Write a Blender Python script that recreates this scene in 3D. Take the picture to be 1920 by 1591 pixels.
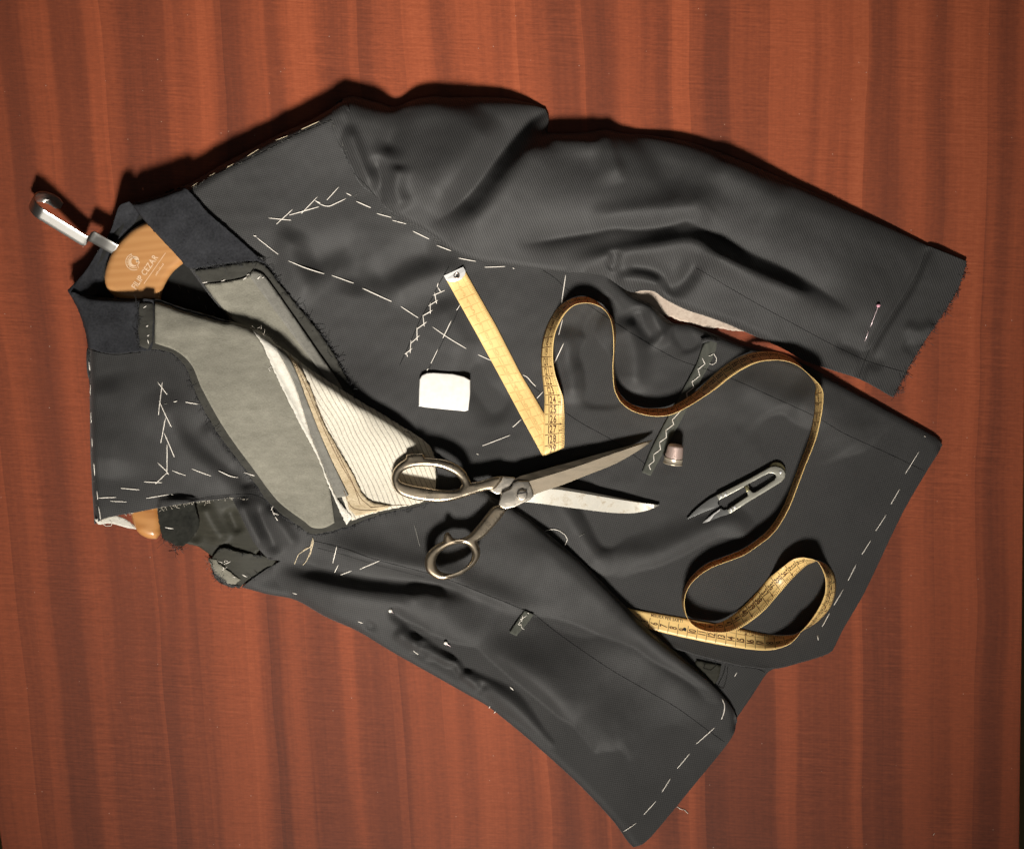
import bpy, bmesh, math, random
import numpy as np
from mathutils import Vector, Matrix
from mathutils.geometry import delaunay_2d_cdt

random.seed(7)
rng = np.random.default_rng(7)
for o in list(bpy.data.objects):
    bpy.data.objects.remove(o, do_unlink=True)
SC = bpy.context.scene
COL = SC.collection
S = 0.00055                      # metres for one unit of the plan drawing (tape measure: 18.3 units = 1 cm)
CX, CY = 960.0, 795.5

# ------------------------------------------------------------------ camera
CAM_H = 4.0
cam = bpy.data.cameras.new('camera')
cam.sensor_width = 36.0
cam.lens = 36.0 * CAM_H / (1920 * S)
cam.clip_end = 60
camo = bpy.data.objects.new('camera', cam)
COL.objects.link(camo)
camo.location = (0, 0, CAM_H)
SC.camera = camo

# ------------------------------------------------------------------ light
world = bpy.data.worlds.new('World')
SC.world = world
world.use_nodes = True
bg = world.node_tree.nodes['Background']
bg.inputs[0].default_value = (1.0, 0.93, 0.84, 1)
bg.inputs[1].default_value = 0.026

def aim(o, target):
    d = Vector(target) - o.location
    o.rotation_euler = d.to_track_quat('-Z', 'Y').to_euler()

key = bpy.data.lights.new('key_lamp', 'SPOT')
key.energy = 3650
key.color = (1.0, 0.95, 0.87)
key.spot_size = math.radians(11.6)
key.spot_blend = 1.0
key.shadow_soft_size = 0.54
keyo = bpy.data.objects.new('key_lamp', key)
COL.objects.link(keyo)
keyo.location = (-0.12, -3.15, 3.35)
aim(keyo, (-0.07, 0.20, 0.0))
keyo.scale = (1.5, 1.0, 1.0)     # added beam shaping: cone stretched sideways, so the bottom of the table falls dark

soft = bpy.data.lights.new('overhead_softbox', 'AREA')
soft.energy = 2.5
soft.color = (1.0, 0.96, 0.9)
soft.shape = 'RECTANGLE'
soft.size = 1.6
soft.size_y = 1.2
softo = bpy.data.objects.new('overhead_softbox', soft)
COL.objects.link(softo)
softo.location = (0.15, -0.9, 4.3)
aim(softo, (0, 0, 0))

vs = SC.view_settings
vs.view_transform = 'Standard'
vs.look = 'None'
vs.gamma = 1.0
vs.exposure = 0.0
vs.use_curve_mapping = False

# ------------------------------------------------------------------ helpers
def W(px, py, z=0.0):
    """plan units (y down) and height in mm -> metres"""
    return Vector(((px - CX) * S, (CY - py) * S, z * 1e-3))

def link(o, parent=None):
    COL.objects.link(o)
    if parent is not None:
        o.parent = parent
        o.matrix_parent_inverse = Matrix.Identity(4)
    return o

def thing(name, label, cat, loc=(0, 0, 0), group=None):
    o = bpy.data.objects.new(name, None)
    o.empty_display_size = 0.02
    o.location = loc
    o['label'] = label
    o['category'] = cat
    if group:
        o['group'] = group
    return link(o)

def mesh_obj(name, verts, faces, mat, parent=None, smooth=True, kind=None):
    me = bpy.data.meshes.new(name)
    me.from_pydata([tuple(v) for v in verts], [], [tuple(f) for f in faces])
    me.update()
    if smooth:
        me.polygons.foreach_set('use_smooth', [True] * len(me.polygons))
    o = bpy.data.objects.new(name, me)
    if mat:
        me.materials.append(mat)
    if kind:
        o['kind'] = kind
    return link(o, parent)

def cr(pts, step=4.0, closed=False, corner=48):
    """Catmull-Rom through the points; sharp turns stay corners."""
    P = [np.array(p, float) for p in pts]
    n = len(P)
    def sharp(i):
        if not closed and (i == 0 or i == n - 1):
            return True
        a = P[i] - P[i - 1]; b = P[(i + 1) % n] - P[i]
        c = np.dot(a[:2], b[:2]) / (np.linalg.norm(a[:2]) * np.linalg.norm(b[:2]) + 1e-9)
        return c < math.cos(math.radians(corner))
    def tan(i):
        if not closed and i in (0, n - 1):
            return None
        return (P[(i + 1) % n] - P[i - 1]) * 0.5
    out = []
    m = n if closed else n - 1
    for i in range(m):
        a, b = P[i], P[(i + 1) % n]
        L = np.linalg.norm((b - a)[:2])
        ta = (b - a) if sharp(i) else tan(i)
        tb = (b - a) if sharp((i + 1) % n) else tan((i + 1) % n)
        # keep tangents from overshooting on uneven spacing
        for t in (ta, tb):
            l = np.linalg.norm(t[:2])
            if l > 1.0 * L:
                t *= L / l
        k = max(1, int(round(L / step)))
        for j in range(k):
            u = j / k
            h00 = 2*u**3 - 3*u**2 + 1; h10 = u**3 - 2*u**2 + u
            h01 = -2*u**3 + 3*u**2; h11 = u**3 - u**2
            out.append(h00*a + h10*ta + h01*b + h11*tb)
    if not closed:
        out.append(P[-1])
    return np.array(out)

def inside(P, poly):
    x, y = P[:, 0], P[:, 1]
    r = np.zeros(len(P), bool)
    n = len(poly)
    for i in range(n):
        x0, y0 = poly[i]; x1, y1 = poly[(i + 1) % n]
        if y0 == y1:
            continue
        c = ((y0 > y) != (y1 > y))
        if not c.any():
            continue
        xi = (x1 - x0) * (y - y0) / (y1 - y0) + x0
        r ^= c & (x < xi)
    return r

def pl_dist(P, line):
    """distance, signed side (+ = right of travel, y down) and 0..1 position along a polyline"""
    line = np.asarray(line, float)
    seg = np.diff(line, axis=0)
    L = np.hypot(seg[:, 0], seg[:, 1])
    cum = np.concatenate([[0], np.cumsum(L)])
    best = np.full(len(P), 1e9); side = np.ones(len(P)); tt = np.zeros(len(P))
    for i in range(len(seg)):
        d = P - line[i]
        t = np.clip((d @ seg[i]) / (L[i] ** 2 + 1e-9), 0, 1)
        q = d - t[:, None] * seg[i]
        dist = np.hypot(q[:, 0], q[:, 1])
        m = dist < best
        best[m] = dist[m]
        s = seg[i][0] * d[:, 1] - seg[i][1] * d[:, 0]
        side[m] = np.where(s[m] >= 0, 1, -1)
        tt[m] = ((cum[i] + t * L[i]) / cum[-1])[m]
    return best, side, tt

# ------------------------------------------------------------------ height map of everything laid down so far
GS = 4.0
GX0, GY0, GX1, GY1 = -60.0, -60.0, 1980.0, 1660.0
NX = int((GX1 - GX0) / GS) + 1
NY = int((GY1 - GY0) / GS) + 1
H = np.zeros((NY, NX))
GXX, GYY = np.meshgrid(GX0 + GS * np.arange(NX), GY0 + GS * np.arange(NY))

def samp(G, P):
    fx = np.clip((P[:, 0] - GX0) / GS, 0, NX - 1.001); fy = np.clip((P[:, 1] - GY0) / GS, 0, NY - 1.001)
    ix = fx.astype(int); iy = fy.astype(int); u = fx - ix; v = fy - iy
    return ((G[iy, ix] * (1 - u) + G[iy, ix + 1] * u) * (1 - v) +
            (G[iy + 1, ix] * (1 - u) + G[iy + 1, ix + 1] * u) * v)

def blur(G, r):
    if r <= 0:
        return G
    k = np.exp(-0.5 * (np.arange(-2 * r, 2 * r + 1) / r) ** 2); k /= k.sum()
    p = 2 * r
    A = np.pad(G, ((0, 0), (p, p)), mode='edge')
    out = np.zeros_like(G)
    for i, w in enumerate(k):
        out += w * A[:, i:i + G.shape[1]]
    A = np.pad(out, ((p, p), (0, 0)), mode='edge')
    out = np.zeros_like(G)
    for i, w in enumerate(k):
        out += w * A[i:i + G.shape[0], :]
    return out

def hz(px, py):
    return float(samp(H, np.array([[px, py]], float))[0])

def rbf(ctrl, P, c=70.0):
    C = np.array(ctrl, float)
    X = C[:, :2]; z = C[:, 2]
    n = len(C)
    D = np.sqrt(((X[:, None] - X[None]) ** 2).sum(-1) + c * c)
    A = np.zeros((n + 1, n + 1)); A[:n, :n] = D; A[:n, n] = 1; A[n, :n] = 1
    w = np.linalg.solve(A, np.concatenate([z, [0]]))
    out = np.full(len(P), w[n])
    for i in range(n):
        out += w[i] * np.sqrt(((P - X[i]) ** 2).sum(-1) + c * c)
    return out

def rumple(P, seed, amp, lo, hi, n=14):
    r = np.random.default_rng(seed)
    out = np.zeros(len(P))
    for i in range(n):
        a = r.uniform(0, 2 * math.pi); lam = r.uniform(lo, hi); ph = r.uniform(0, 6.28)
        k = 2 * math.pi / lam
        warp = 25 * np.sin((P[:, 0] * math.sin(a) - P[:, 1] * math.cos(a)) * 2 * math.pi / 310 + ph * 3)
        out += np.sin(k * (P[:, 0] * math.cos(a) + P[:, 1] * math.sin(a) + warp) + ph)
    return out * amp / math.sqrt(n / 2)

def fold_h(P, f):
    """f = (points, amp mm, width left, width right, kind)"""
    pts, amp, wl, wr = f[:4]
    kind = f[4] if len(f) > 4 else 'ridge'
    wmin = abs(amp) * 0.86 / (0.55 * (1.15 if abs(amp) > 12 else 0.95))
    wl = max(wl, wmin); wr = max(wr, wmin)
    line = cr(pts, 14)
    mg = 3.2 * max(wl, wr) + 4
    x0, y0 = line.min(0)[:2] - mg; x1, y1 = line.max(0)[:2] + mg
    m = (P[:, 0] > x0) & (P[:, 0] < x1) & (P[:, 1] > y0) & (P[:, 1] < y1)
    out = np.zeros(len(P))
    if not m.any():
        return out
    d, s, t = pl_dist(P[m], line)
    tp = np.clip(np.minimum(t, 1 - t) / 0.22, 0, 1)
    tp = tp * tp * (3 - 2 * tp)
    if kind == 'open0':      # runs full strength off its start
        tp = np.clip((1 - t) / 0.3, 0, 1); tp = tp * tp * (3 - 2 * tp)
    if kind == 'open1':
        tp = np.clip(t / 0.3, 0, 1); tp = tp * tp * (3 - 2 * tp)
    if kind == 'open':
        tp = np.ones_like(t)
    w = np.where(s > 0, wr, wl)
    if kind in ('crease', 'crease1'):     # sharp-bottomed fold, softly rounded shoulders
        if kind == 'crease1':
            tp = np.clip(t / 0.3, 0, 1); tp = tp * tp * (3 - 2 * tp)
        out[m] = amp * tp * np.exp(-np.sqrt((d / w) ** 2 + 0.015) * 1.25)
    else:
        out[m] = amp * tp * np.exp(-(d / w) ** 2)
    return out

def smax(a, b, k=1.2):
    return 0.5 * (a + b + np.sqrt((a - b) ** 2 + k * k))

PANELS = {}
def panel(name, outline, mat, parent, ctrl=None, rel=None, folds=(), rolls=(), gap=1.3, step=5.0,
          under_blur=3, rum=None, rag=0.0, thick=1.0, closed_step=4.0, update=True, corner=48, kind=None, label=None):
    """a piece of cloth: outline in plan, height = control points (mm) + folds, never below what it lies on"""
    global H
    bd = cr(outline, closed_step, True, corner)
    if rag:
        j = rng.normal(0, rag, bd.shape)
        bd = bd + j
    Hs = blur(H, under_blur)
    Hs = np.maximum(Hs, blur(H, 1) - 1.0)
    def zf(P):
        under = samp(Hs, P) + gap
        if ctrl is not None:
            z = rbf(ctrl, P)
        else:
            z = under + (rel if rel is not None else 0.0)
        for f in folds:
            z = z + fold_h(P, f)
        if rum:
            z = z + rumple(P, *rum) + rumple(P, rum[0] + 50, 0.10, 26, 70, 18)
        for (line, rad, zend) in rolls:
            d, _, _ = pl_dist(P, cr(line, 10))
            q = np.clip(d / rad, 0, 1)
            pr = np.sqrt(np.clip(1 - (1 - q) ** 2, 0, 1))
            zend_ = under + zend
            z = zend_ + (np.maximum(z, zend_) - zend_) * pr
        return smax(z, under, 2.5)
    x0, y0 = bd.min(0); x1, y1 = bd.max(0)
    # interior points
    gx = np.arange(x0, x1, step); gy = np.arange(y0, y1, step * 0.87)
    XX, YY = np.meshgrid(gx, gy)
    XX = XX + (np.arange(len(gy)) % 2)[:, None] * step * 0.5
    I = np.stack([XX.ravel(), YY.ravel()], 1)
    I = I[inside(I, bd)]
    ring = []
    if rolls:
        nb = len(bd)
        tg = np.roll(bd, -1, 0) - np.roll(bd, 1, 0)
        nn = np.stack([-tg[:, 1], tg[:, 0]], 1); nn /= (np.linalg.norm(nn, axis=1)[:, None] + 1e-9)
        area = 0.5 * np.sum(bd[:, 0] * np.roll(bd[:, 1], -1) - np.roll(bd[:, 0], -1) * bd[:, 1])
        if area < 0:
            nn = -nn
        ring = bd + nn * 1.6
        ring = ring[inside(ring, bd)]
        dr, _, _ = pl_dist(ring, np.vstack([bd, bd[:1]]))
        ring = ring[dr > 1.2]
    dI, _, _ = pl_dist(I, np.vstack([bd, bd[:1]]))
    I = I[dI > (3.4 if len(ring) else 2.2)]
    if len(ring):
        I = np.vstack([ring, I])
    P = np.vstack([bd, I])
    nb = len(bd)
    res = delaunay_2d_cdt([Vector(p) for p in P], [(i, (i + 1) % nb) for i in range(nb)], [], 1, 1e-4)
    V = np.array([[v.x, v.y] for v in res[0]])
    z = zf(V)
    verts = [W(V[i, 0], V[i, 1], z[i]) for i in range(len(V))]
    faces = []
    for f in res[2]:
        a, b, c = f[:3]
        s = (V[b, 0]-V[a, 0])*(V[c, 1]-V[a, 1]) - (V[b, 1]-V[a, 1])*(V[c, 0]-V[a, 0])
        faces.append((a, c, b) if s > 0 else (a, b, c))
    o = mesh_obj(name, verts, faces, mat, parent, kind=kind)
    if label:
        o['label'] = label
    if thick:
        md = o.modifiers.new('cloth thickness', 'SOLIDIFY')
        md.thickness = thick * 1e-3
        md.offset = -1
    if update:
        m = (GXX > x0 - 1) & (GXX < x1 + 1) & (GYY > y0 - 1) & (GYY < y1 + 1)
        idx = np.argwhere(m)
        G = np.stack([GXX[m], GYY[m]], 1)
        ins = inside(G, bd)
        zz = zf(G[ins])
        ii = idx[ins]
        H[ii[:, 0], ii[:, 1]] = np.maximum(H[ii[:, 0], ii[:, 1]], zz)
    PANELS[name] = o
    return o

def tube_data(path, r, sides=6, taper=False):
    """verts, faces of a tube along 3D points in metres"""
    P = [Vector(p) for p in path]
    n = len(P); V = []; F = []
    for i in range(n):
        t = (P[min(i + 1, n - 1)] - P[max(i - 1, 0)])
        if t.length < 1e-9:
            t = Vector((1, 0, 0))
        t.normalize()
        a = t.cross(Vector((0, 0, 1)))
        if a.length < 1e-4:
            a = t.cross(Vector((0, 1, 0)))
        a.normalize(); b = a.cross(t)
        rr = r
        if taper:
            u = i / (n - 1)
            rr = r * (0.35 + 0.65 * math.sin(math.pi * min(max(u, 0.06), 0.94)) ** 0.4)
        for k in range(sides):
            an = 2 * math.pi * k / sides
            V.append(P[i] + rr * (math.cos(an) * a + math.sin(an) * b))
    for i in range(n - 1):
        for k in range(sides):
            k2 = (k + 1) % sides
            F.append((i*sides + k, i*sides + k2, (i+1)*sides + k2, (i+1)*sides + k))
    F.append(tuple(range(sides - 1, -1, -1)))
    F.append(tuple((n-1)*sides + k for k in range(sides)))
    return V, F

def on_cloth(pts, lift=0.4, step=5.0, sink=True):
    L = cr(pts, step) if len(pts) > 2 else np.array([np.array(pts[0], float) + (np.array(pts[1], float) - np.array(pts[0], float)) * t
                                                      for t in np.linspace(0, 1, max(4, int(np.hypot(pts[1][0]-pts[0][0], pts[1][1]-pts[0][1]) / step) + 2))])
    z = samp(H, L)
    n = len(L); out = []
    for i in range(n):
        zz = z[i] + lift
        if sink and i in (0, n - 1):
            zz -= lift + 0.5
        out.append(W(L[i][0], L[i][1], zz))
    return out

def stitch(pts, parent, mat, r=0.56, lift=0.5, name='basting_stitch', sink=True):
    V, F = tube_data(on_cloth(pts, lift, sink=sink), r * 1e-3, 6, taper=sink)
    return mesh_obj(name, V, F, mat, parent)

def fray(name, line, parent, mat, dens=0.5, ln=(5, 14), spread=0.9, r=0.16, both=False, lift=1.0, curl=0.5, side=1):
    """a fringe of loose yarn ends along a cut edge; the fringe is one part"""
    L = cr(line, 3)
    V = []; F = []
    seg = np.diff(L, axis=0); le = np.hypot(seg[:, 0], seg[:, 1])
    for i in range(len(seg)):
        for _ in range(rng.poisson(dens * le[i])):
            p = L[i] + seg[i] * rng.random()
            t = seg[i] / (le[i] + 1e-9)
            nrm = np.array([-t[1], t[0]]) * side
            if both and rng.random() < 0.5:
                nrm = -nrm
            d = nrm + t * rng.normal(0, spread)
            d /= np.linalg.norm(d)
            l = rng.uniform(*ln) * (0.3 + 1.5 * rng.random() ** 3)
            z0 = float(samp(H, p[None])[0])
            pts = []
            bend = rng.normal(0, curl * 2.0)
            up = rng.uniform(-0.5, 1.6)
            for k in range(4):
                u = k / 3
                a = bend * u
                dd = np.array([d[0]*math.cos(a) - d[1]*math.sin(a), d[0]*math.sin(a) + d[1]*math.cos(a)])
                q = p + dd * l * u - nrm * 1.5
                zq = max(z0 + lift * 0.3 + up * u * l * 0.25 - (u * u) * 0.5, float(samp(H, q[None])[0]) + 0.25 if u < 0.4 else 0.4)
                pts.append(W(q[0], q[1], zq))
            v, f = tube_data(pts, r * 1e-3, 3)
            b = len(V)
            V += v; F += [tuple(b + j for j in g) for g in f]
    return mesh_obj(name, V, F, mat, parent, kind='stuff')

def prism(name, loops, z0, z1, bevel, mat, parent=None, smooth_step=None, res=3):
    """flat plate cut to outlines (first outer, then holes), rounded edges; plan units and mm"""
    cu = bpy.data.curves.new(name, 'CURVE')
    cu.dimensions = '2D'
    cu.fill_mode = 'BOTH'
    for lp in loops:
        L = cr(lp, smooth_step, True) if smooth_step else np.array(lp, float)
        sp = cu.splines.new('POLY')
        sp.points.add(len(L) - 1)
        for i, p in enumerate(L):
            v = W(p[0], p[1])
            sp.points[i].co = (v.x, v.y, 0, 1)
        sp.use_cyclic_u = True
    half = (z1 - z0) * 0.5e-3
    b = min(bevel * 1e-3, half)
    cu.extrude = max(half - b, 0)
    cu.bevel_depth = b
    cu.bevel_resolution = res
    cu.offset = -b
    tmp = bpy.data.objects.new(name, cu)
    COL.objects.link(tmp)
    dg = bpy.context.evaluated_depsgraph_get()
    me = bpy.data.meshes.new_from_object(tmp.evaluated_get(dg))
    bpy.data.objects.remove(tmp, do_unlink=True)
    bpy.data.curves.remove(cu)
    zc = (z0 + z1) * 0.5e-3
    for v in me.vertices:
        v.co.z += zc
    bm = bmesh.new(); bm.from_mesh(me)
    bmesh.ops.remove_doubles(bm, verts=bm.verts, dist=1e-6)
    bm.to_mesh(me); bm.free()
    me.materials.clear(); me.materials.append(mat)
    me.name = name
    o = bpy.data.objects.new(name, me)
    link(o, parent)
    try:
        me.polygons.foreach_set('use_smooth', [True] * len(me.polygons))
        me.set_sharp_from_angle(angle=math.radians(38))
    except Exception:
        pass
    return o

def recenter(root, *objs):
    """shift mesh data so that the parts sit about their thing's empty"""
    for o in objs:
        o.data.transform(Matrix.Translation(-root.location))

# glyphs of the built-in font as flat triangles
GL = {}
def glyph(ch):
    if ch in GL:
        return GL[ch]
    cu = bpy.data.curves.new('g', 'FONT'); cu.body = ch; cu.size = 1.0; cu.resolution_u = 3; cu.fill_mode = 'FRONT'; cu.offset = 0.018
    ob = bpy.data.objects.new('g', cu); COL.objects.link(ob)
    dg = bpy.context.evaluated_depsgraph_get()
    me = bpy.data.meshes.new_from_object(ob.evaluated_get(dg))
    V = [(v.co.x, v.co.y) for v in me.vertices]; F = [tuple(p.vertices) for p in me.polygons]
    bpy.data.objects.remove(ob, do_unlink=True); bpy.data.curves.remove(cu); bpy.data.meshes.remove(me)
    w = (max(v[0] for v in V) if V else 0.25)
    GL[ch] = (V, F, w + 0.07 if V else 0.3)
    return GL[ch]

def text2d(s, size, squeeze=1.0, align=0.0):
    V = []; F = []; x = 0
    for ch in s:
        v, f, w = glyph(ch)
        b = len(V)
        V += [((x + q[0]) * size * squeeze, q[1] * size) for q in v]
        F += [tuple(b + j for j in g) for g in f]
        x += w
    tot = x * size * squeeze
    V = [(q[0] - tot * align, q[1]) for q in V]
    return V, F

# ------------------------------------------------------------------ materials
def new_mat(name):
    m = bpy.data.materials.new(name)
    m.use_nodes = True
    nt = m.node_tree
    return m, nt, nt.nodes['Principled BSDF']

def nd(nt, t, **kw):
    n = nt.nodes.new(t)
    for k, v in kw.items():
        setattr(n, k, v)
    return n

def mth(nt, op, a, b=None, c=None):
    n = nt.nodes.new('ShaderNodeMath'); n.operation = op
    for i, v in enumerate((a, b, c)):
        if v is None:
            continue
        if isinstance(v, (int, float)):
            n.inputs[i].default_value = v
        else:
            nt.links.new(v, n.inputs[i])
    return n.outputs[0]

def mixc(nt, fac, a, b, mode='MIX'):
    n = nt.nodes.new('ShaderNodeMix'); n.data_type = 'RGBA'; n.blend_type = mode
    for sock, v in ((n.inputs[0], fac), (n.inputs[6], a), (n.inputs[7], b)):
        if isinstance(v, (int, float)):
            sock.default_value = v
        elif isinstance(v, tuple):
            sock.default_value = v if len(v) == 4 else v + (1,)
        else:
            nt.links.new(v, sock)
    return n.outputs[2]

def ramp(nt, fac, stops):
    n = nt.nodes.new('ShaderNodeValToRGB')
    e = n.color_ramp.elements
    while len(e) < len(stops):
        e.new(0.5)
    for i, (p, c) in enumerate(stops):
        e[i].position = p
        e[i].color = c if len(c) == 4 else tuple(c) + (1,)
    nt.links.new(fac, n.inputs[0])
    return n.outputs[0]

def coords(nt, rot=0.0, scale=(1, 1, 1)):
    tc = nd(nt, 'ShaderNodeTexCoord')
    mp = nd(nt, 'ShaderNodeMapping')
    mp.inputs['Rotation'].default_value = (0, 0, rot)
    mp.inputs['Scale'].default_value = scale
    nt.links.new(tc.outputs['Object'], mp.inputs['Vector'])
    return mp.outputs[0]

def noise(nt, vec, scale, detail=3, rough=0.55):
    n = nd(nt, 'ShaderNodeTexNoise')
    n.inputs['Scale'].default_value = scale
    n.inputs['Detail'].default_value = detail
    n.inputs['Roughness'].default_value = rough
    if vec is not None:
        nt.links.new(vec, n.inputs['Vector'])
    return n.outputs['Fac']

def bump(nt, h, strength, dist, bsdf):
    b = nd(nt, 'ShaderNodeBump')
    b.inputs['Strength'].default_value = strength
    b.inputs['Distance'].default_value = dist
    nt.links.new(h, b.inputs['Height'])
    nt.links.new(b.outputs[0], bsdf.inputs['Normal'])

def cloth_mat(name, dark, light, rot, twill=False, period=2.9e-3, contrast=1.0):
    m, nt, b = new_mat(name)
    v = coords(nt, rot)
    wob = noise(nt, v, 30, 2)
    sx = nd(nt, 'ShaderNodeSeparateXYZ'); nt.links.new(v, sx.inputs[0])
    k = 2 * math.pi / period
    x = mth(nt, 'MULTIPLY_ADD', sx.outputs[0], k, mth(nt, 'MULTIPLY', wob, 3.0))
    y = mth(nt, 'MULTIPLY_ADD', sx.outputs[1], k, mth(nt, 'MULTIPLY', wob, 3.0))
    if twill:
        p = mth(nt, 'SINE', mth(nt, 'ADD', x, mth(nt, 'MULTIPLY', y, 0.75)))
    else:
        p = mth(nt, 'MULTIPLY', mth(nt, 'SINE', x), mth(nt, 'SINE', y))
    p = mth(nt, 'MULTIPLY_ADD', p, 0.5, 0.5)
    fine = noise(nt, v, 1400, 2)
    big = noise(nt, v, 22, 3)
    f = mth(nt, 'ADD', mth(nt, 'MULTIPLY', p, 0.46 * contrast), mth(nt, 'MULTIPLY_ADD', fine, 0.55, 0.04))
    f = mth(nt, 'ADD', f, mth(nt, 'MULTIPLY_ADD', big, 0.3, -0.15))
    c = ramp(nt, f, [(0.18, dark), (0.85, light)])
    nt.links.new(c, b.inputs['Base Color'])
    b.inputs['Roughness'].default_value = 0.66
    b.inputs['Specular IOR Level'].default_value = 0.30
    b.inputs['Sheen Weight'].default_value = 0.08
    b.inputs['Sheen Roughness'].default_value = 0.5
    bump(nt, f, 0.35, 0.0006, b)
    return m

def felt_mat(name, dark, light, scale=160, stretch=(1, 1, 1), rot=0.0, bs=0.5, rough=0.95):
    m, nt, b = new_mat(name)
    v = coords(nt, rot, stretch)
    a = noise(nt, v, scale, 5, 0.65)
    c2 = noise(nt, v, scale * 0.12, 3)
    fac = mth(nt, 'ADD', mth(nt, 'MULTIPLY', a, 0.55), mth(nt, 'MULTIPLY', c2, 0.45))
    c = ramp(nt, fac, [(0.3, dark), (0.7, light)])
    nt.links.new(c, b.inputs['Base Color'])
    b.inputs['Roughness'].default_value = rough
    b.inputs['Specular IOR Level'].default_value = 0.15
    bump(nt, a, bs, 0.0008, b)
    return m

def plain_mat(name, col, rough=0.6, metal=0.0, spec=0.5, var=0.12, scale=300):
    m, nt, b = new_mat(name)
    v = coords(nt)
    n = noise(nt, v, scale, 3)
    d = tuple(x * (1 - var) for x in col); l = tuple(min(1, x * (1 + var)) for x in col)
    c = ramp(nt, n, [(0.3, d), (0.7, l)])
    nt.links.new(c, b.inputs['Base Color'])
    b.inputs['Roughness'].default_value = rough
    b.inputs['Metallic'].default_value = metal
    b.inputs['Specular IOR Level'].default_value = spec
    return m

def metal_mat(name, col, stain, rough=0.32, amount=0.45, scale=60, streak=(1, 1, 1), rot=0.0, bs=0.15, metal=1.0):
    m, nt, b = new_mat(name)
    v = coords(nt, rot, streak)
    n = noise(nt, v, scale, 5, 0.65)
    n2 = noise(nt, v, scale * 7, 3, 0.6)
    f = mth(nt, 'ADD', mth(nt, 'MULTIPLY', n, 0.75), mth(nt, 'MULTIPLY', n2, 0.25))
    c = ramp(nt, f, [(amount - 0.08, stain), (amount + 0.08, col)])
    nt.links.new(c, b.inputs['Base Color'])
    b.inputs['Metallic'].default_value = metal
    r = ramp(nt, f, [(amount - 0.1, (rough + 0.22,) * 3), (amount + 0.12, (rough,) * 3)])
    nt.links.new(r, b.inputs['Roughness'])
    bump(nt, n2, bs, 0.0004, b)
    return m

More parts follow.
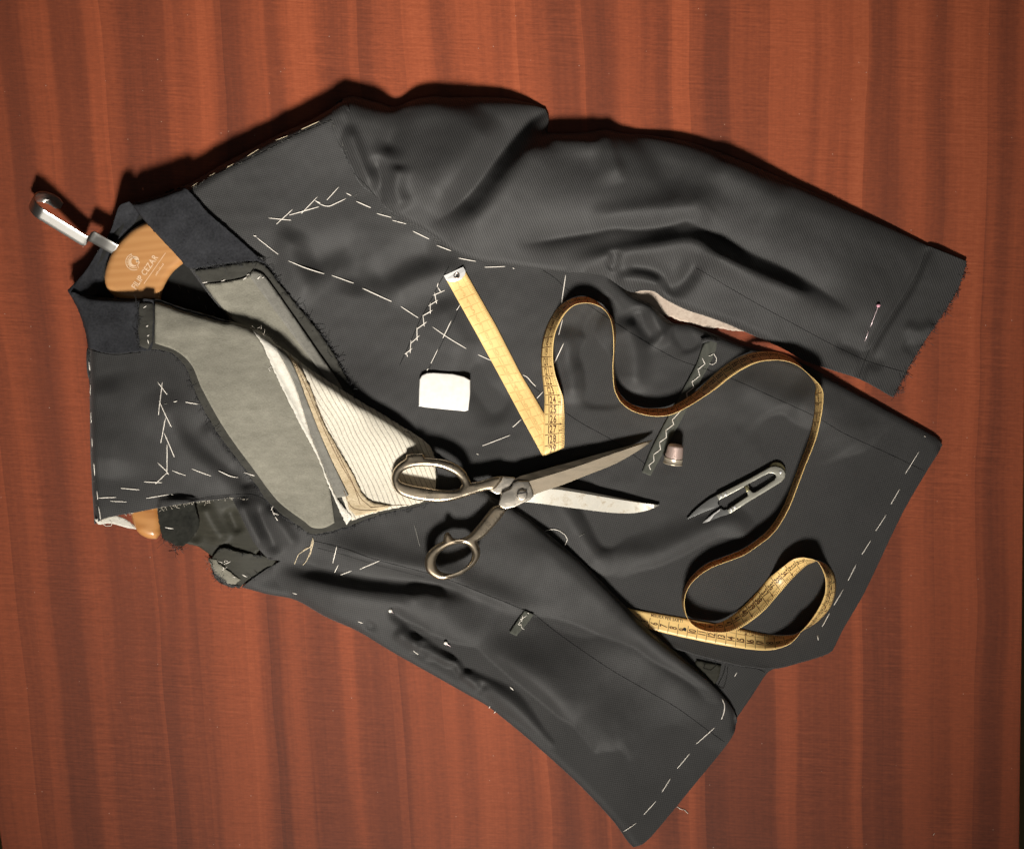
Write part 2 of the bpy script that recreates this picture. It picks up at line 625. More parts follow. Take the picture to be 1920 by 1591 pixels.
def table_mat():
    m, nt, b = new_mat('mahogany_veneer')
    tc = nd(nt, 'ShaderNodeTexCoord')
    sx = nd(nt, 'ShaderNodeSeparateXYZ'); nt.links.new(tc.outputs['Object'], sx.inputs[0])
    X, Y = sx.outputs[0], sx.outputs[1]
    # the figure fans slightly across the veneer
    fan = mth(nt, 'MULTIPLY', Y, mth(nt, 'MULTIPLY_ADD', X, -0.13, 0.045))
    low = nd(nt, 'ShaderNodeCombineXYZ')
    nt.links.new(mth(nt, 'MULTIPLY', X, 1.0), low.inputs[0]); nt.links.new(mth(nt, 'MULTIPLY', Y, 1.0), low.inputs[1])
    wv = noise(nt, low.outputs[0], 3.2, 2)
    U = mth(nt, 'ADD', mth(nt, 'ADD', X, fan), mth(nt, 'MULTIPLY_ADD', wv, 0.022, -0.011))
    def band(sx_, sy_, scale, detail, off=0.0):
        c = nd(nt, 'ShaderNodeCombineXYZ')
        nt.links.new(mth(nt, 'MULTIPLY_ADD', U, sx_, off), c.inputs[0]); nt.links.new(mth(nt, 'MULTIPLY', Y, sy_), c.inputs[1])
        return noise(nt, c.outputs[0], scale, detail, 0.6)
    wide = band(1.0, 0.022, 19, 2, 1.7)
    mid = band(1.0, 0.025, 46, 2, 7.3)
    fine = band(1.0, 0.02, 330, 3, 3.1)
    # leaves of veneer with a crisp joint between them
    cell = nd(nt, 'ShaderNodeTexVoronoi'); cell.voronoi_dimensions = '1D'
    cell.inputs['Scale'].default_value = 8.5
    nt.links.new(mth(nt, 'ADD', U, 0.37), cell.inputs['W'])
    cs = nd(nt, 'ShaderNodeSeparateColor'); nt.links.new(cell.outputs['Color'], cs.inputs[0])
    saw = mth(nt, 'MULTIPLY', mth(nt, 'SUBTRACT', mth(nt, 'ADD', U, 0.37), cell.outputs['W']), 1.1)
    cell2 = nd(nt, 'ShaderNodeTexVoronoi'); cell2.voronoi_dimensions = '1D'
    cell2.inputs['Scale'].default_value = 23.0
    nt.links.new(mth(nt, 'ADD', U, 1.91), cell2.inputs['W'])
    cs2 = nd(nt, 'ShaderNodeSeparateColor'); nt.links.new(cell2.outputs['Color'], cs2.inputs[0])
    saw2 = mth(nt, 'MULTIPLY', mth(nt, 'SUBTRACT', mth(nt, 'ADD', U, 1.91), cell2.outputs['W']), -1.0)
    # ripple figure across the grain
    rp = nd(nt, 'ShaderNodeCombineXYZ')
    nt.links.new(mth(nt, 'MULTIPLY', U, 1.0), rp.inputs[0])
    nt.links.new(mth(nt, 'MULTIPLY_ADD', X, 1.5, mth(nt, 'MULTIPLY', Y, 26.0)), rp.inputs[1])
    rip = noise(nt, rp.outputs[0], 21, 5, 0.68)
    patch = noise(nt, low.outputs[0], 7.0, 2)
    patch = ramp(nt, patch, [(0.40, (0.30, 0.30, 0.30)), (0.66, (1, 1, 1))])
    pores = noise(nt, tc.outputs['Object'], 900, 2)
    mp2 = nd(nt, 'ShaderNodeMapping'); mp2.inputs['Scale'].default_value = (0.35, 1.0, 1.0)
    nt.links.new(tc.outputs['Object'], mp2.inputs['Vector'])
    hard = nd(nt, 'ShaderNodeMapRange'); hard.interpolation_type = 'SMOOTHSTEP'
    hard.inputs['From Min'].default_value = 0.46; hard.inputs['From Max'].default_value = 0.535
    nt.links.new(wide, hard.inputs['Value'])
    f = mth(nt, 'ADD', mth(nt, 'MULTIPLY', wide, 0.55), mth(nt, 'MULTIPLY_ADD', hard.outputs[0], 0.085, 0.14))
    f = mth(nt, 'ADD', f, mth(nt, 'MULTIPLY_ADD', mid, 0.15, 0.055))
    f = mth(nt, 'ADD', f, mth(nt, 'MULTIPLY', fine, 0.16))
    f = mth(nt, 'ADD', f, mth(nt, 'ADD', mth(nt, 'ADD', saw, saw2), mth(nt, 'MULTIPLY_ADD', cs2.outputs[1], 0.05, mth(nt, 'MULTIPLY', cs.outputs[0], 0.13))))
    f = mth(nt, 'ADD', f, mth(nt, 'MULTIPLY', mth(nt, 'MULTIPLY', mth(nt, 'SUBTRACT', rip, 0.5), patch), 0.62))
    f = mth(nt, 'ADD', f, mth(nt, 'MULTIPLY_ADD', noise(nt, mp2.outputs[0], 420, 3, 0.7), 0.34, -0.02))
    f = mth(nt, 'SUBTRACT', f, 0.43)
    c = ramp(nt, f, [(0.16, (0.098, 0.027, 0.015)), (0.40, (0.180, 0.044, 0.020)), (0.60, (0.285, 0.067, 0.027)), (0.86, (0.425, 0.110, 0.045))])
    # dust specks
    sp = nd(nt, 'ShaderNodeTexVoronoi'); sp.inputs['Scale'].default_value = 260
    nt.links.new(tc.outputs['Object'], sp.inputs['Vector'])
    scs = nd(nt, 'ShaderNodeSeparateColor'); nt.links.new(sp.outputs['Color'], scs.inputs[0])
    rare = mth(nt, 'GREATER_THAN', scs.outputs[0], 0.984)
    dot = mth(nt, 'MULTIPLY', mth(nt, 'LESS_THAN', sp.outputs['Distance'], 0.13), rare)
    c = mixc(nt, mth(nt, 'MULTIPLY', dot, 0.5), c, (0.55, 0.45, 0.38))
    nt.links.new(c, b.inputs['Base Color'])
    r = ramp(nt, rip, [(0.3, (0.42,) * 3), (0.7, (0.52,) * 3)])
    nt.links.new(r, b.inputs['Roughness'])
    b.inputs['Specular IOR Level'].default_value = 0.35
    bump(nt, mth(nt, 'ADD', pores, fine), 0.08, 0.0005, b)
    return m

def stripe_mat():
    m, nt, b = new_mat('hair_canvas_striped')
    v = coords(nt, math.radians(63))      # stripes run down to the right
    sx = nd(nt, 'ShaderNodeSeparateXYZ'); nt.links.new(v, sx.inputs[0])
    wob = noise(nt, v, 9, 2)
    yy = mth(nt, 'ADD', sx.outputs[1], mth(nt, 'MULTIPLY', wob, 0.016))
    s = mth(nt, 'FRACT', mth(nt, 'MULTIPLY', yy, 1 / 0.0047))
    line = mth(nt, 'LESS_THAN', mth(nt, 'ABSOLUTE', mth(nt, 'SUBTRACT', s, 0.5)), 0.10)
    n = noise(nt, v, 900, 3)
    n2 = noise(nt, v, 250, 2)
    base = ramp(nt, n, [(0.3, (0.50, 0.46, 0.375)), (0.7, (0.70, 0.655, 0.555))])
    c = mixc(nt, mth(nt, 'MULTIPLY', line, mth(nt, 'MULTIPLY_ADD', n2, 0.9, 0.10)), base, (0.16, 0.135, 0.11))
    nt.links.new(c, b.inputs['Base Color'])
    b.inputs['Roughness'].default_value = 0.9
    b.inputs['Specular IOR Level'].default_value = 0.2
    bump(nt, mth(nt, 'SUBTRACT', n, mth(nt, 'MULTIPLY', line, 0.6)), 0.4, 0.0006, b)
    return m

def wood_mat(name, dark, light, rot, scale=14.0, rough=0.32):
    m, nt, b = new_mat(name)
    v = coords(nt, rot, (1, 9, 3))
    n = noise(nt, v, scale, 4, 0.6)
    w = nd(nt, 'ShaderNodeTexWave'); w.inputs['Scale'].default_value = scale * 1.3
    w.inputs['Distortion'].default_value = 6; w.inputs['Detail'].default_value = 3
    w.bands_direction = 'Y'
    nt.links.new(v, w.inputs['Vector'])
    f = mth(nt, 'ADD', mth(nt, 'MULTIPLY', n, 0.6), mth(nt, 'MULTIPLY', w.outputs['Fac'], 0.4))
    c = ramp(nt, f, [(0.3, dark), (0.75, light)])
    nt.links.new(c, b.inputs['Base Color'])
    b.inputs['Roughness'].default_value = rough
    b.inputs['Coat Weight'].default_value = 0.5
    b.inputs['Coat Roughness'].default_value = 0.18
    return m

M = {}
CD, CL = (0.0085, 0.0083, 0.0082), (0.046, 0.0446, 0.0438)
M['table'] = table_mat()
M['wool_a'] = cloth_mat('charcoal_wool_front', CD, CL, math.radians(-28))
M['wool_s'] = cloth_mat('charcoal_wool_sleeve', CD, CL, math.radians(15), twill=True)
M['wool_c'] = cloth_mat('charcoal_wool_lower', CD, CL, math.radians(-35))
M['wool_d'] = cloth_mat('charcoal_wool_plain', (0.014, 0.0138, 0.0135), (0.040, 0.039, 0.038), math.radians(8))
M['collar'] = felt_mat('undercollar_melton', (0.010, 0.0103, 0.012), (0.040, 0.041, 0.046), 420, bs=0.6)
M['lining'] = felt_mat('black_lining', (0.008, 0.008, 0.0075), (0.022, 0.022, 0.020), 200, bs=0.2, rough=0.6)
M['green'] = felt_mat('dark_olive_lining', (0.020, 0.0195, 0.015), (0.044, 0.042, 0.032), 380, (1, 6, 1), 0.6, bs=0.2, rough=0.55)
M['pad'] = felt_mat('black_shoulder_felt', (0.008, 0.0083, 0.007), (0.030, 0.030, 0.025), 220, bs=0.9)
M['felt'] = felt_mat('grey_felt', (0.150, 0.142, 0.114), (0.27, 0.256, 0.21), 520, (1, 2.2, 1), 0.9, bs=0.6)
M['feltband'] = felt_mat('dark_grey_felt_band', (0.125, 0.120, 0.105), (0.225, 0.216, 0.19), 500, (1, 3, 1), -1.1, bs=0.5)
M['facing'] = felt_mat('dark_stay_tape', (0.030, 0.029, 0.025), (0.060, 0.058, 0.050), 500, (1, 4, 1), -0.9, bs=0.3)
M['stay'] = felt_mat('dark_green_stay_strip', (0.048, 0.050, 0.042), (0.092, 0.094, 0.080), 420, (6, 1, 1), 1.1, bs=0.3)
M['selvedge'] = felt_mat('white_selvedge', (0.50, 0.47, 0.40), (0.78, 0.75, 0.68), 600, (1, 3, 1), 0.5, bs=0.7)
M['tan'] = felt_mat('tan_stitched_band', (0.30, 0.22, 0.12), (0.66, 0.55, 0.38), 420, (1, 4, 1), 0.55, bs=0.8)
M['stripe'] = stripe_mat()
M['pale'] = felt_mat('painted_glare_beige', (0.40, 0.31, 0.25), (0.62, 0.53, 0.44), 380, bs=0.5)  # glare on the table top, painted as a pale beige colour
M['thread'] = plain_mat('basting_cotton', (0.74, 0.69, 0.62), 0.8, var=0.1)
M['threadtan'] = plain_mat('tan_cotton', (0.58, 0.48, 0.33), 0.8)
M['threadbrown'] = plain_mat('brown_cotton', (0.20, 0.13, 0.07), 0.8)
M['seam'] = plain_mat('seam_shadow_thread', (0.012, 0.012, 0.012), 0.9, spec=0.1)
M['fuzz'] = plain_mat('charcoal_yarn', (0.046, 0.046, 0.048), 0.9, spec=0.15)
M['fuzzgrey'] = plain_mat('grey_yarn', (0.17, 0.165, 0.15), 0.9, spec=0.15)
M['fuzzpale'] = plain_mat('cream_yarn', (0.70, 0.64, 0.54), 0.9, spec=0.15)
M['chalk'] = plain_mat('white_chalk', (0.74, 0.72, 0.68), 0.9, var=0.07, scale=160)
M['tape'] = plain_mat('yellow_tape', (0.96, 0.69, 0.28), 0.36, spec=0.5, var=0.06, scale=120)
def thin_glow(m, amount):
    nt = m.node_tree
    b = nt.nodes['Principled BSDF']; out = nt.nodes['Material Output']
    tr = nt.nodes.new('ShaderNodeBsdfTranslucent'); tr.inputs[0].default_value = (0.85, 0.36, 0.07, 1)
    mx = nt.nodes.new('ShaderNodeMixShader'); mx.inputs[0].default_value = amount
    nt.links.new(b.outputs[0], mx.inputs[1]); nt.links.new(tr.outputs[0], mx.inputs[2]); nt.links.new(mx.outputs[0], out.inputs[0])
thin_glow(M['tape'], 0.24)
M['glareink'] = plain_mat('glare_washed_ink', (0.66, 0.41, 0.15), 0.5)  # ink colour paled to paint the glare on the first stretch of tape
M['ink'] = plain_mat('tape_ink', (0.105, 0.045, 0.016), 0.5)
M['tin'] = metal_mat('tape_end_metal', (0.72, 0.71, 0.70), (0.6, 0.6, 0.6), 0.42, 0.3, bs=0.03, metal=0.7)
M['brass'] = plain_mat('eyelet_metal', (0.55, 0.45, 0.4), 0.3, metal=1.0)
M['hole'] = plain_mat('eyelet_hole', (0.012, 0.010, 0.010), 0.8)
M['wood'] = wood_mat('hanger_beech', (0.47, 0.225, 0.082), (0.52, 0.262, 0.100), math.radians(-35), 4.0, 0.25)
M['woodend'] = wood_mat('hanger_end', (0.36, 0.15, 0.042), (0.52, 0.25, 0.085), math.radians(80), 5)
M['print'] = plain_mat('white_print', (0.68, 0.48, 0.31), 0.6)
M['chrome'] = metal_mat('hook_steel', (0.36, 0.35, 0.33), (0.30, 0.29, 0.27), 0.36, 0.30, bs=0.02)
M['iron'] = metal_mat('worn_handle_iron', (0.58, 0.49, 0.37), (0.30, 0.24, 0.17), 0.24, 0.46, 40, bs=0.05)
M['plate'] = metal_mat('worn_pivot_steel', (0.72, 0.66, 0.57), (0.30, 0.25, 0.19), 0.34, 0.38, 90)
M['bladeup'] = metal_mat('brown_blade_steel', (0.22, 0.185, 0.14), (0.185, 0.15, 0.11), 0.42, 0.42, 60, (1, 5, 1), -0.29, bs=0.03)
M['bladelo'] = metal_mat('rust_spotted_blade_steel', (0.40, 0.38, 0.335), (0.27, 0.23, 0.175), 0.42, 0.42, 120, bs=0.03, metal=0.85)
M['steel'] = metal_mat('snips_nickel', (0.43, 0.42, 0.36), (0.36, 0.35, 0.29), 0.42, 0.33, 60, bs=0.03, metal=0.75)
M['bladegrey'] = metal_mat('snips_blade_grey', (0.20, 0.20, 0.195), (0.12, 0.12, 0.12), 0.5, 0.4, 150)
M['bladebright'] = metal_mat('snips_ground_edge', (0.95, 0.93, 0.90), (0.8, 0.78, 0.75), 0.42, 0.2, 150)
M['spring'] = plain_mat('snips_spring_brass', (0.40, 0.36, 0.20), 0.35, metal=1.0)
M['thimble'] = metal_mat('thimble_copper_nickel', (0.66, 0.50, 0.44), (0.40, 0.28, 0.23), 0.42, 0.38, 300, metal=0.6)
M['rim'] = metal_mat('thimble_rim', (0.72, 0.62, 0.48), (0.45, 0.36, 0.26), 0.30, 0.33, 200, metal=0.7)
M['pearl'] = plain_mat('pin_head_white', (0.80, 0.76, 0.68), 0.25)
M['pinkpearl'] = plain_mat('pin_head_pink', (0.72, 0.36, 0.44), 0.25)
M['needle'] = plain_mat('pin_steel', (0.82, 0.66, 0.68), 0.45, metal=0.6)
M['floor'] = plain_mat('floor_olive', (0.30, 0.24, 0.11), 0.7)

# ------------------------------------------------------------------ table and floor
tb = [(-300, -420), (1926, -420), (1923, 300), (1920, 800), (1916, 1200), (1912, 1500), (1909, 1900), (48, 1900), (4, 1591), (0, 1562), (-60, 1150)]
table = prism('table_top', [tb], -28, 0, 1.2, M['table'])
table['kind'] = 'structure'
fl = mesh_obj('floor', [(-2.5, -2.5, -0.75), (2.5, -2.5, -0.75), (2.5, 2.5, -0.75), (-2.5, 2.5, -0.75)], [(0, 1, 2, 3)], M['floor'], smooth=False)
fl['kind'] = 'structure'

# ------------------------------------------------------------------ jacket
J = thing('suit_jacket', 'unfinished charcoal suit jacket with white basting stitches spread on the table', 'jacket')

# back of the jacket seen inside the neck opening
back = panel('back_lining', [(150, 548), (170, 512), (192, 474), (218, 436), (250, 386), (300, 400), (380, 500), (430, 560), (500, 640), (560, 720), (420, 680), (300, 640), (180, 600)],
             M['lining'], J, ctrl=[(160, 545, 12), (220, 440, 18), (350, 520, 8), (480, 640, 12), (300, 640, 10)], gap=0.8, step=8)
hemback = panel('back_hem', [(1250, 1200), (1330, 1222), (1400, 1240), (1455, 1250), (1437, 1262), (1408, 1306), (1381, 1345), (1350, 1330), (1280, 1290)],
                M['wool_d'], J, ctrl=[(1300, 1230, 3), (1437, 1260, 2), (1381, 1345, 2)], gap=0.8, step=7)
panel('pocket_lining_patch', [(1305, 1236), (1352, 1246), (1345, 1274), (1328, 1290), (1300, 1262)], M['green'], J, rel=0.2, gap=0.5, step=6)
pale = panel('painted_glare_strip', [(1150, 520), (1210, 535), (1250, 556), (1300, 578), (1360, 602), (1400, 622), (1380, 621), (1350, 616), (1315, 612), (1275, 600), (1230, 585), (1180, 558)],
             M['pale'], J, ctrl=[(1150, 540, 0.8), (1300, 590, 0.6), (1420, 640, 0.3)], gap=0.4, step=5, rag=0.9, thick=0.3)  # added strip: glare in the gap under the sleeve, put in as pale colour

# pieces inside the lower armhole
panel('armhole_lining', [(300, 925), (440, 925), (465, 975), (492, 1026), (470, 1046), (425, 1046), (398, 1041), (372, 1024), (340, 1016), (305, 1000)],
      M['green'], J, ctrl=[(320, 940, 20), (440, 935, 24), (350, 1005, 6), (480, 1030, 15), (400, 1036, 4)],
      folds=[([(380, 940), (400, 985), (425, 1020)], 7, 16, 16), ([(352, 950), (360, 985), (372, 1018)], -5, 10, 10), ([(430, 950), (450, 1000)], -5, 10, 10)], gap=0.8, step=5)
panel('shoulder_pad', [(296, 930), (368, 930), (371, 955), (377, 980), (366, 1002), (352, 1018), (337, 1023), (318, 1014), (306, 1005)], M['pad'], J,
      ctrl=[(300, 940, 28), (370, 950, 26), (340, 1020, 10), (310, 1008, 14)], rum=(31, 1.0, 30, 60), gap=1.2, step=5, rag=0.6)
flap = panel('armhole_flap', [(397, 1050), (408, 1034), (420, 1026), (452, 1034), (494, 1041), (520, 1050), (505, 1066), (482, 1078), (458, 1095), (446, 1099), (428, 1097), (410, 1086), (400, 1075)], M['green'], J,
             ctrl=[(400, 1060, 5), (420, 1028, 13), (500, 1045, 14), (450, 1098, 5), (460, 1060, 12)], gap=1.5, step=5, rag=0.5,
             rolls=[([(397, 1050), (400, 1075), (410, 1086), (428, 1097), (446, 1099)], 14, 0.5)])
panel('flap_wool_edge', [(399, 1072), (412, 1076), (428, 1090), (446, 1097), (458, 1095), (450, 1102), (430, 1099), (410, 1089), (401, 1079)], M['wool_d'], J, rel=0.3, gap=1.0, step=4, rag=0.7)
panel('grey_wadding', [(392, 1046), (404, 1048), (414, 1058), (428, 1068), (442, 1080), (452, 1086), (442, 1095), (428, 1092), (414, 1080), (402, 1070)], M['felt'], J, rel=0.5, gap=1.0, step=4, rag=0.9)
panel('canvas_peek', [(182, 972), (200, 968), (224, 966), (245, 976), (262, 992), (240, 988), (212, 980), (190, 982)], M['selvedge'], J,
      ctrl=[(190, 975, 26), (260, 990, 14)], gap=0.6, step=4)

# ---- clothes hanger (its own thing; it carries the jacket)
HG = thing('clothes_hanger', 'wooden clothes hanger with flat steel hook poking out of the jacket collar', 'hanger', W(270, 500, 0))
neck = prism('neck', [[(285, 416), (268, 422), (250, 433), (227, 456), (211, 480), (202, 506), (200, 526), (207, 546), (228, 562), (262, 570), (304, 575), (306, 556), (313, 534), (328, 511), (350, 492), (366, 470), (340, 430), (310, 414)]], 11, 27, 7.5, M['wood'], HG, smooth_step=5, res=5)
arm1 = prism('arm', [[(300, 425), (380, 385), (480, 315), (585, 248), (612, 250), (612, 285), (520, 345), (420, 420), (340, 480)]], 4, 21, 8, M['wood'], HG, smooth_step=8)
arm2 = prism('arm', [[(212, 545), (240, 640), (246, 760), (243, 880), (248, 960), (254, 985), (265, 1001), (283, 1009), (296, 1009), (303, 1000), (305, 960), (306, 800), (304, 650), (300, 560)]], 3, 21, 8, M['woodend'], HG, smooth_step=8)
# hook: flat strip bent into a ring
ph = np.array([0.53, -0.85]); dh = np.array([-0.85, -0.53])
def hook_pts():
    n3 = np.array([ph[0] * 0.515, ph[1] * 0.515, -0.857])   # in plan units, z up
    w3 = np.array([ph[0] * 0.857, ph[1] * 0.857, 0.515])
    zb = 52.0 / 0.55 * 1.0      # bar height in plan units
    P = []
    base = np.array([222.0, 470.0, 24.0 / 0.55])
    P.append((base, w3))
    up = np.array([181.0, 447.0, 24.0 / 0.55])
    P.append((np.array([205.0, 460.5, 25 / 0.55]), w3)); P.append((up + np.array([2, 1, 0.5]), w3)); P.append((up + np.array([-5, -2.5, 0]), w3))
    P.append((up + np.array([-9.0, -1.0, -4.0]), w3)); P.append((np.array([170.0, 449.0, 32.0]), w3)); 
    P.append((np.array([167.5, 452.5, 30.0]) , w3)); P.append((np.array([164.0, 452.5, 29.0]), w3)); P.append((np.array([158.0, 450.0, 30.0]), w3))
    A = np.array([84.0, 404.0, 56.0])
    B = np.array([158.0, 450.0, 30.0])
    for t in (0.2, 0.5, 0.8, 1.0):
        P.append((B + (A - B) * t, w3))
    R = 31.0
    c = A + n3 * R
    for a in range(12, 200, 12):
        an = math.radians(a)
        q = c - n3 * R * math.cos(an) + np.array([dh[0], dh[1], 0]) * R * math.sin(an)
        P.append((q, w3))
    last = P[-1][0]
    for t in (6, 12):
        P.append((last - np.array([dh[0], dh[1], 0]) * t + np.array([0, 0, 0.1 * t]), w3))
    return P
HP = hook_pts()
# lower the whole hook so that its ring just clears the table
zmin = min(p[0][2] - 0.515 * 12 for p in HP)
V = []; F = []
arr = cr([tuple(p[0]) for p in HP], 3.0, False, 75)
w3 = HP[0][1]
hw = 12.0
n = len(arr)
for i in range(n):
    q = arr[i]
    wsc = hw
    if i > n - 4:
        wsc = hw * (0.95 - 0.12 * (i - (n - 4)))
    for s_ in (-1, -0.5, 0, 0.5, 1):
        e = q + w3 * s_ * wsc
        V.append(W(e[0], e[1], max(e[2] * 0.55, 1.2)))
for i in range(n - 1):
    for k in range(4):
        a = i * 5 + k
        F.append((a, a + 1, a + 6, a + 5))
hook = mesh_obj('hook', V, F, M['chrome'], HG)
md = hook.modifiers.new('strip thickness', 'SOLIDIFY'); md.thickness = 0.0016; md.offset = 0
mb = hook.modifiers.new('soft edge', 'BEVEL'); mb.width = 0.0003; mb.segments = 2; mb.limit_method = 'ANGLE'

# printed name and helmet emblem on the neck
def print_on(name, V2, F, ox, oy, ang, z, parent, mat):
    ca, sa = math.cos(ang), math.sin(ang)
    V3 = [W(ox + x * ca - y * sa, oy - (x * sa + y * ca), z) for x, y in V2]
    return mesh_obj(name, V3, F, mat, parent, smooth=False)
zt = 27.15
ang = math.radians(55)
V2, F2 = text2d('FILIP CEZAR', 15.5, 0.80)
p1 = print_on('printed_name', V2, F2, 259, 545, ang, zt, HG, M['print'])
p2 = print_on('printed_rule', [(0, 0), (70, 0), (70, 1.1), (0, 1.1)], [(0, 1, 2, 3)], 275, 534, ang, zt, HG, M['print'])
# small illegible script line kept as short dashes
DV = []; DF = []
for k in range(9):
    x = k * 3.0; b_ = len(DV)
    h_ = 2.2 + (k % 3) * 0.8
    DV += [(x, 0), (x + 2.0, 0), (x + 2.4, h_), (x + 1.4, h_)]; DF.append((b_, b_+1, b_+2, b_+3))
p3 = print_on('printed_script', DV, DF, 297, 519, ang, zt, HG, M['print'])
EV = []; EF = []
def ribbon2(pts, w):
    L = cr(pts, 2.0)
    for i in range(len(L)):
        t = L[min(i+1, len(L)-1)] - L[max(i-1, 0)]; t = t / (np.linalg.norm(t) + 1e-9)
        nrm = np.array([-t[1], t[0]])
        wi = w if not callable(w) else w(i / (len(L) - 1))
        EV.append(tuple(L[i] + nrm * wi)); EV.append(tuple(L[i] - nrm * wi))
        if i:
            b_ = len(EV) - 4
            EF.append((b_, b_+1, b_+3, b_+2))
arc = [(16*math.cos(a), 16*math.sin(a)) for a in np.linspace(math.radians(75), math.radians(265), 12)]
ribbon2(arc, 0.7)
arc = [(12*math.cos(a), 12*math.sin(a)) for a in np.linspace(math.radians(70), math.radians(270), 12)]
ribbon2(arc, 0.6)
for a in np.linspace(80, 200, 6):
    a = math.radians(a); ribbon2([(12*math.cos(a), 12*math.sin(a)), (16*math.cos(a), 16*math.sin(a))], 0.45)
arc = [(8*math.cos(a), 8*math.sin(a)) for a in np.linspace(math.radians(60), math.radians(280), 12)]
ribbon2(arc, lambda u: 2.6 * math.sin(math.pi * u) + 0.3)
ribbon2([(3, 9), (9, 5), (10, 0), (6, -2), (9, -6), (3, -9), (2, -15)], lambda u: 1.6 * (1 - u) + 0.5)
ribbon2([(4, 6), (7, 1), (4, -4)], 1.6)
p4 = print_on('printed_helmet', [(x * 0.95, y * 0.95) for x, y in EV], EF, 256, 493, math.radians(30), zt, HG, M['print'])
recenter(HG, neck, arm1, arm2, hook, p1, p2, p3, p4)

# ---- upper front (main body piece)
top_line = [(340, 352), (357, 345), (420, 308), (478, 277), (530, 250), (584, 226), (629, 200), (650, 190)]
side_line = [(1150, 520), (1182, 552), (1222, 572), (1247, 595), (1263, 606), (1294, 610), (1341, 627), (1389, 646), (1440, 660), (1495, 677), (1580, 721), (1687, 780), (1750, 815), (1763, 827), (1764, 838)]
A_out = top_line + [(670, 240), (700, 300), (750, 360), (830, 420), (900, 455), (1000, 475), (1100, 490)] + side_line + \
    [(1735, 885), (1690, 963), (1620, 1109), (1580, 1178), (1565, 1209), (1558, 1220), (1542, 1228), (1506, 1239), (1453, 1252), (1395, 1248), (1365, 1242), (1326, 1232), (1298, 1225),
     (1200, 1190), (1050, 1100), (900, 990), (760, 900), (660, 810), (560, 720), (490, 655), (440, 606), (400, 560), (364, 512), (330, 460), (290, 400)]
A_ctrl = [(357, 360, 44), (480, 300, 42), (610, 225, 40), (420, 420, 38), (560, 340, 34), (650, 330, 33), (500, 500, 27), (640, 450, 26), (780, 470, 24), (600, 640, 20), (760, 640, 17),
          (900, 540, 20), (1050, 540, 18), (1150, 560, 16), (900, 760, 14), (1050, 700, 13), (1250, 640, 12), (1300, 720, 11), (1450, 720, 11), (1600, 780, 10), (1720, 830, 7), (1100, 900, 10),
          (1300, 900, 8), (1500, 950, 7), (1680, 940, 4), (1250, 1080, 7), (1450, 1100, 5), (1560, 1190, 2.5), (1450, 1240, 2.5), (1300, 1215, 4), (1000, 1020, 10), (720, 830, 14), (450, 580, 24)]
A_folds = [
    ([(560, 505), (610, 480), (648, 470), (668, 500), (660, 560)], -8.2, 32, 32),
    ([(560, 430), (545, 470), (560, 520), (600, 560)], 7.0, 28, 28),
    ([(690, 540), (760, 490), (830, 470)], -6.9, 28, 28),
    ([(720, 560), (800, 520), (880, 505)], 5.4, 22, 22),
    ([(880, 640), (900, 720), (960, 780)], -5.4, 30, 30),
    ([(1075, 640), (1112, 670), (1128, 720), (1130, 770)], -13.1, 28, 32),
    ([(1050, 610), (1072, 680), (1075, 760)], 8.2, 22, 22),
    ([(1165, 590), (1185, 640), (1190, 700), (1180, 740)], 10.8, 22, 30),
    ([(1222, 575), (1228, 610), (1250, 650)], 10.9, 11, 18, 'open0'),
    ([(1190, 575), (1205, 610), (1235, 640)], -9.5, 12, 12),
    ([(1262, 610), (1290, 640), (1300, 660)], -8.2, 15, 15),
    ([(1150, 560), (1110, 600), (1095, 640)], -8.2, 18, 18),
    ([(1020, 900), (1060, 960), (1110, 1030), (1150, 1080)], 9.5, 25, 25),
    ([(1060, 880), (1110, 960), (1150, 1040)], -8.2, 22, 22),
    ([(1160, 1100), (1240, 1080), (1330, 1030), (1400, 1000)], -8.8, 28, 38),
    ([(1120, 1040), (1220, 1040), (1320, 1000), (1420, 960)], 8.2, 30, 38),
    ([(1440, 770), (1470, 820), (1510, 860)], -8.2, 32, 28),
    ([(1480, 720), (1540, 770), (1640, 850)], 5.4, 50, 38),
    ([(1560, 940), (1600, 900), (1570, 850)], -5.4, 38, 38),
    ([(1380, 700), (1440, 740), (1530, 780)], 4.4, 32, 25),
    ([(820, 560), (860, 640), (880, 700)], 4.9, 32, 32),
]
A_ctrl = [(x, y, z * 0.84) for x, y, z in A_ctrl]
A = panel('front_panel', A_out, M['wool_a'], J, ctrl=A_ctrl, folds=A_folds, rum=(11, 0.8, 120, 320),
          rolls=[(top_line, 26, 6), (side_line, 16, 0.3)], gap=1.4, step=5.0, under_blur=5)

# ---- sleeve
sl_top = [(624, 232), (629, 200), (650, 184), (667, 182), (690, 188), (714, 194), (739, 201), (776, 187), (814, 181), (839, 183), (900, 182), (948, 184), (995, 194), (1023, 205), (1029, 222), (1026, 249),
          (1057, 251), (1100, 248), (1136, 244), (1167, 250), (1220, 254), (1286, 265), (1350, 286), (1413, 311), (1500, 349), (1577, 384), (1660, 422), (1738, 460), (1812, 490)]
sl_low = [(1674, 745), (1614, 712), (1560, 694), (1508, 676), (1468, 654), (1410, 628), (1359, 606), (1320, 592), (1286, 581), (1246, 561), (1226, 547), (1205, 545), (1182, 548), (1157, 534), (1132, 519), (1104, 514)]
sl_arm = [(1057, 511), (995, 503), (948, 497), (895, 489), (848, 470), (820, 450), (789, 430), (757, 412), (725, 392), (707, 371), (679, 350), (661, 319), (645, 288), (632, 262)]
S_out = sl_top + [(1808, 505), (1796, 541), (1770, 584), (1741, 628), (1718, 664), (1698, 698), (1685, 722)] + sl_low + sl_arm
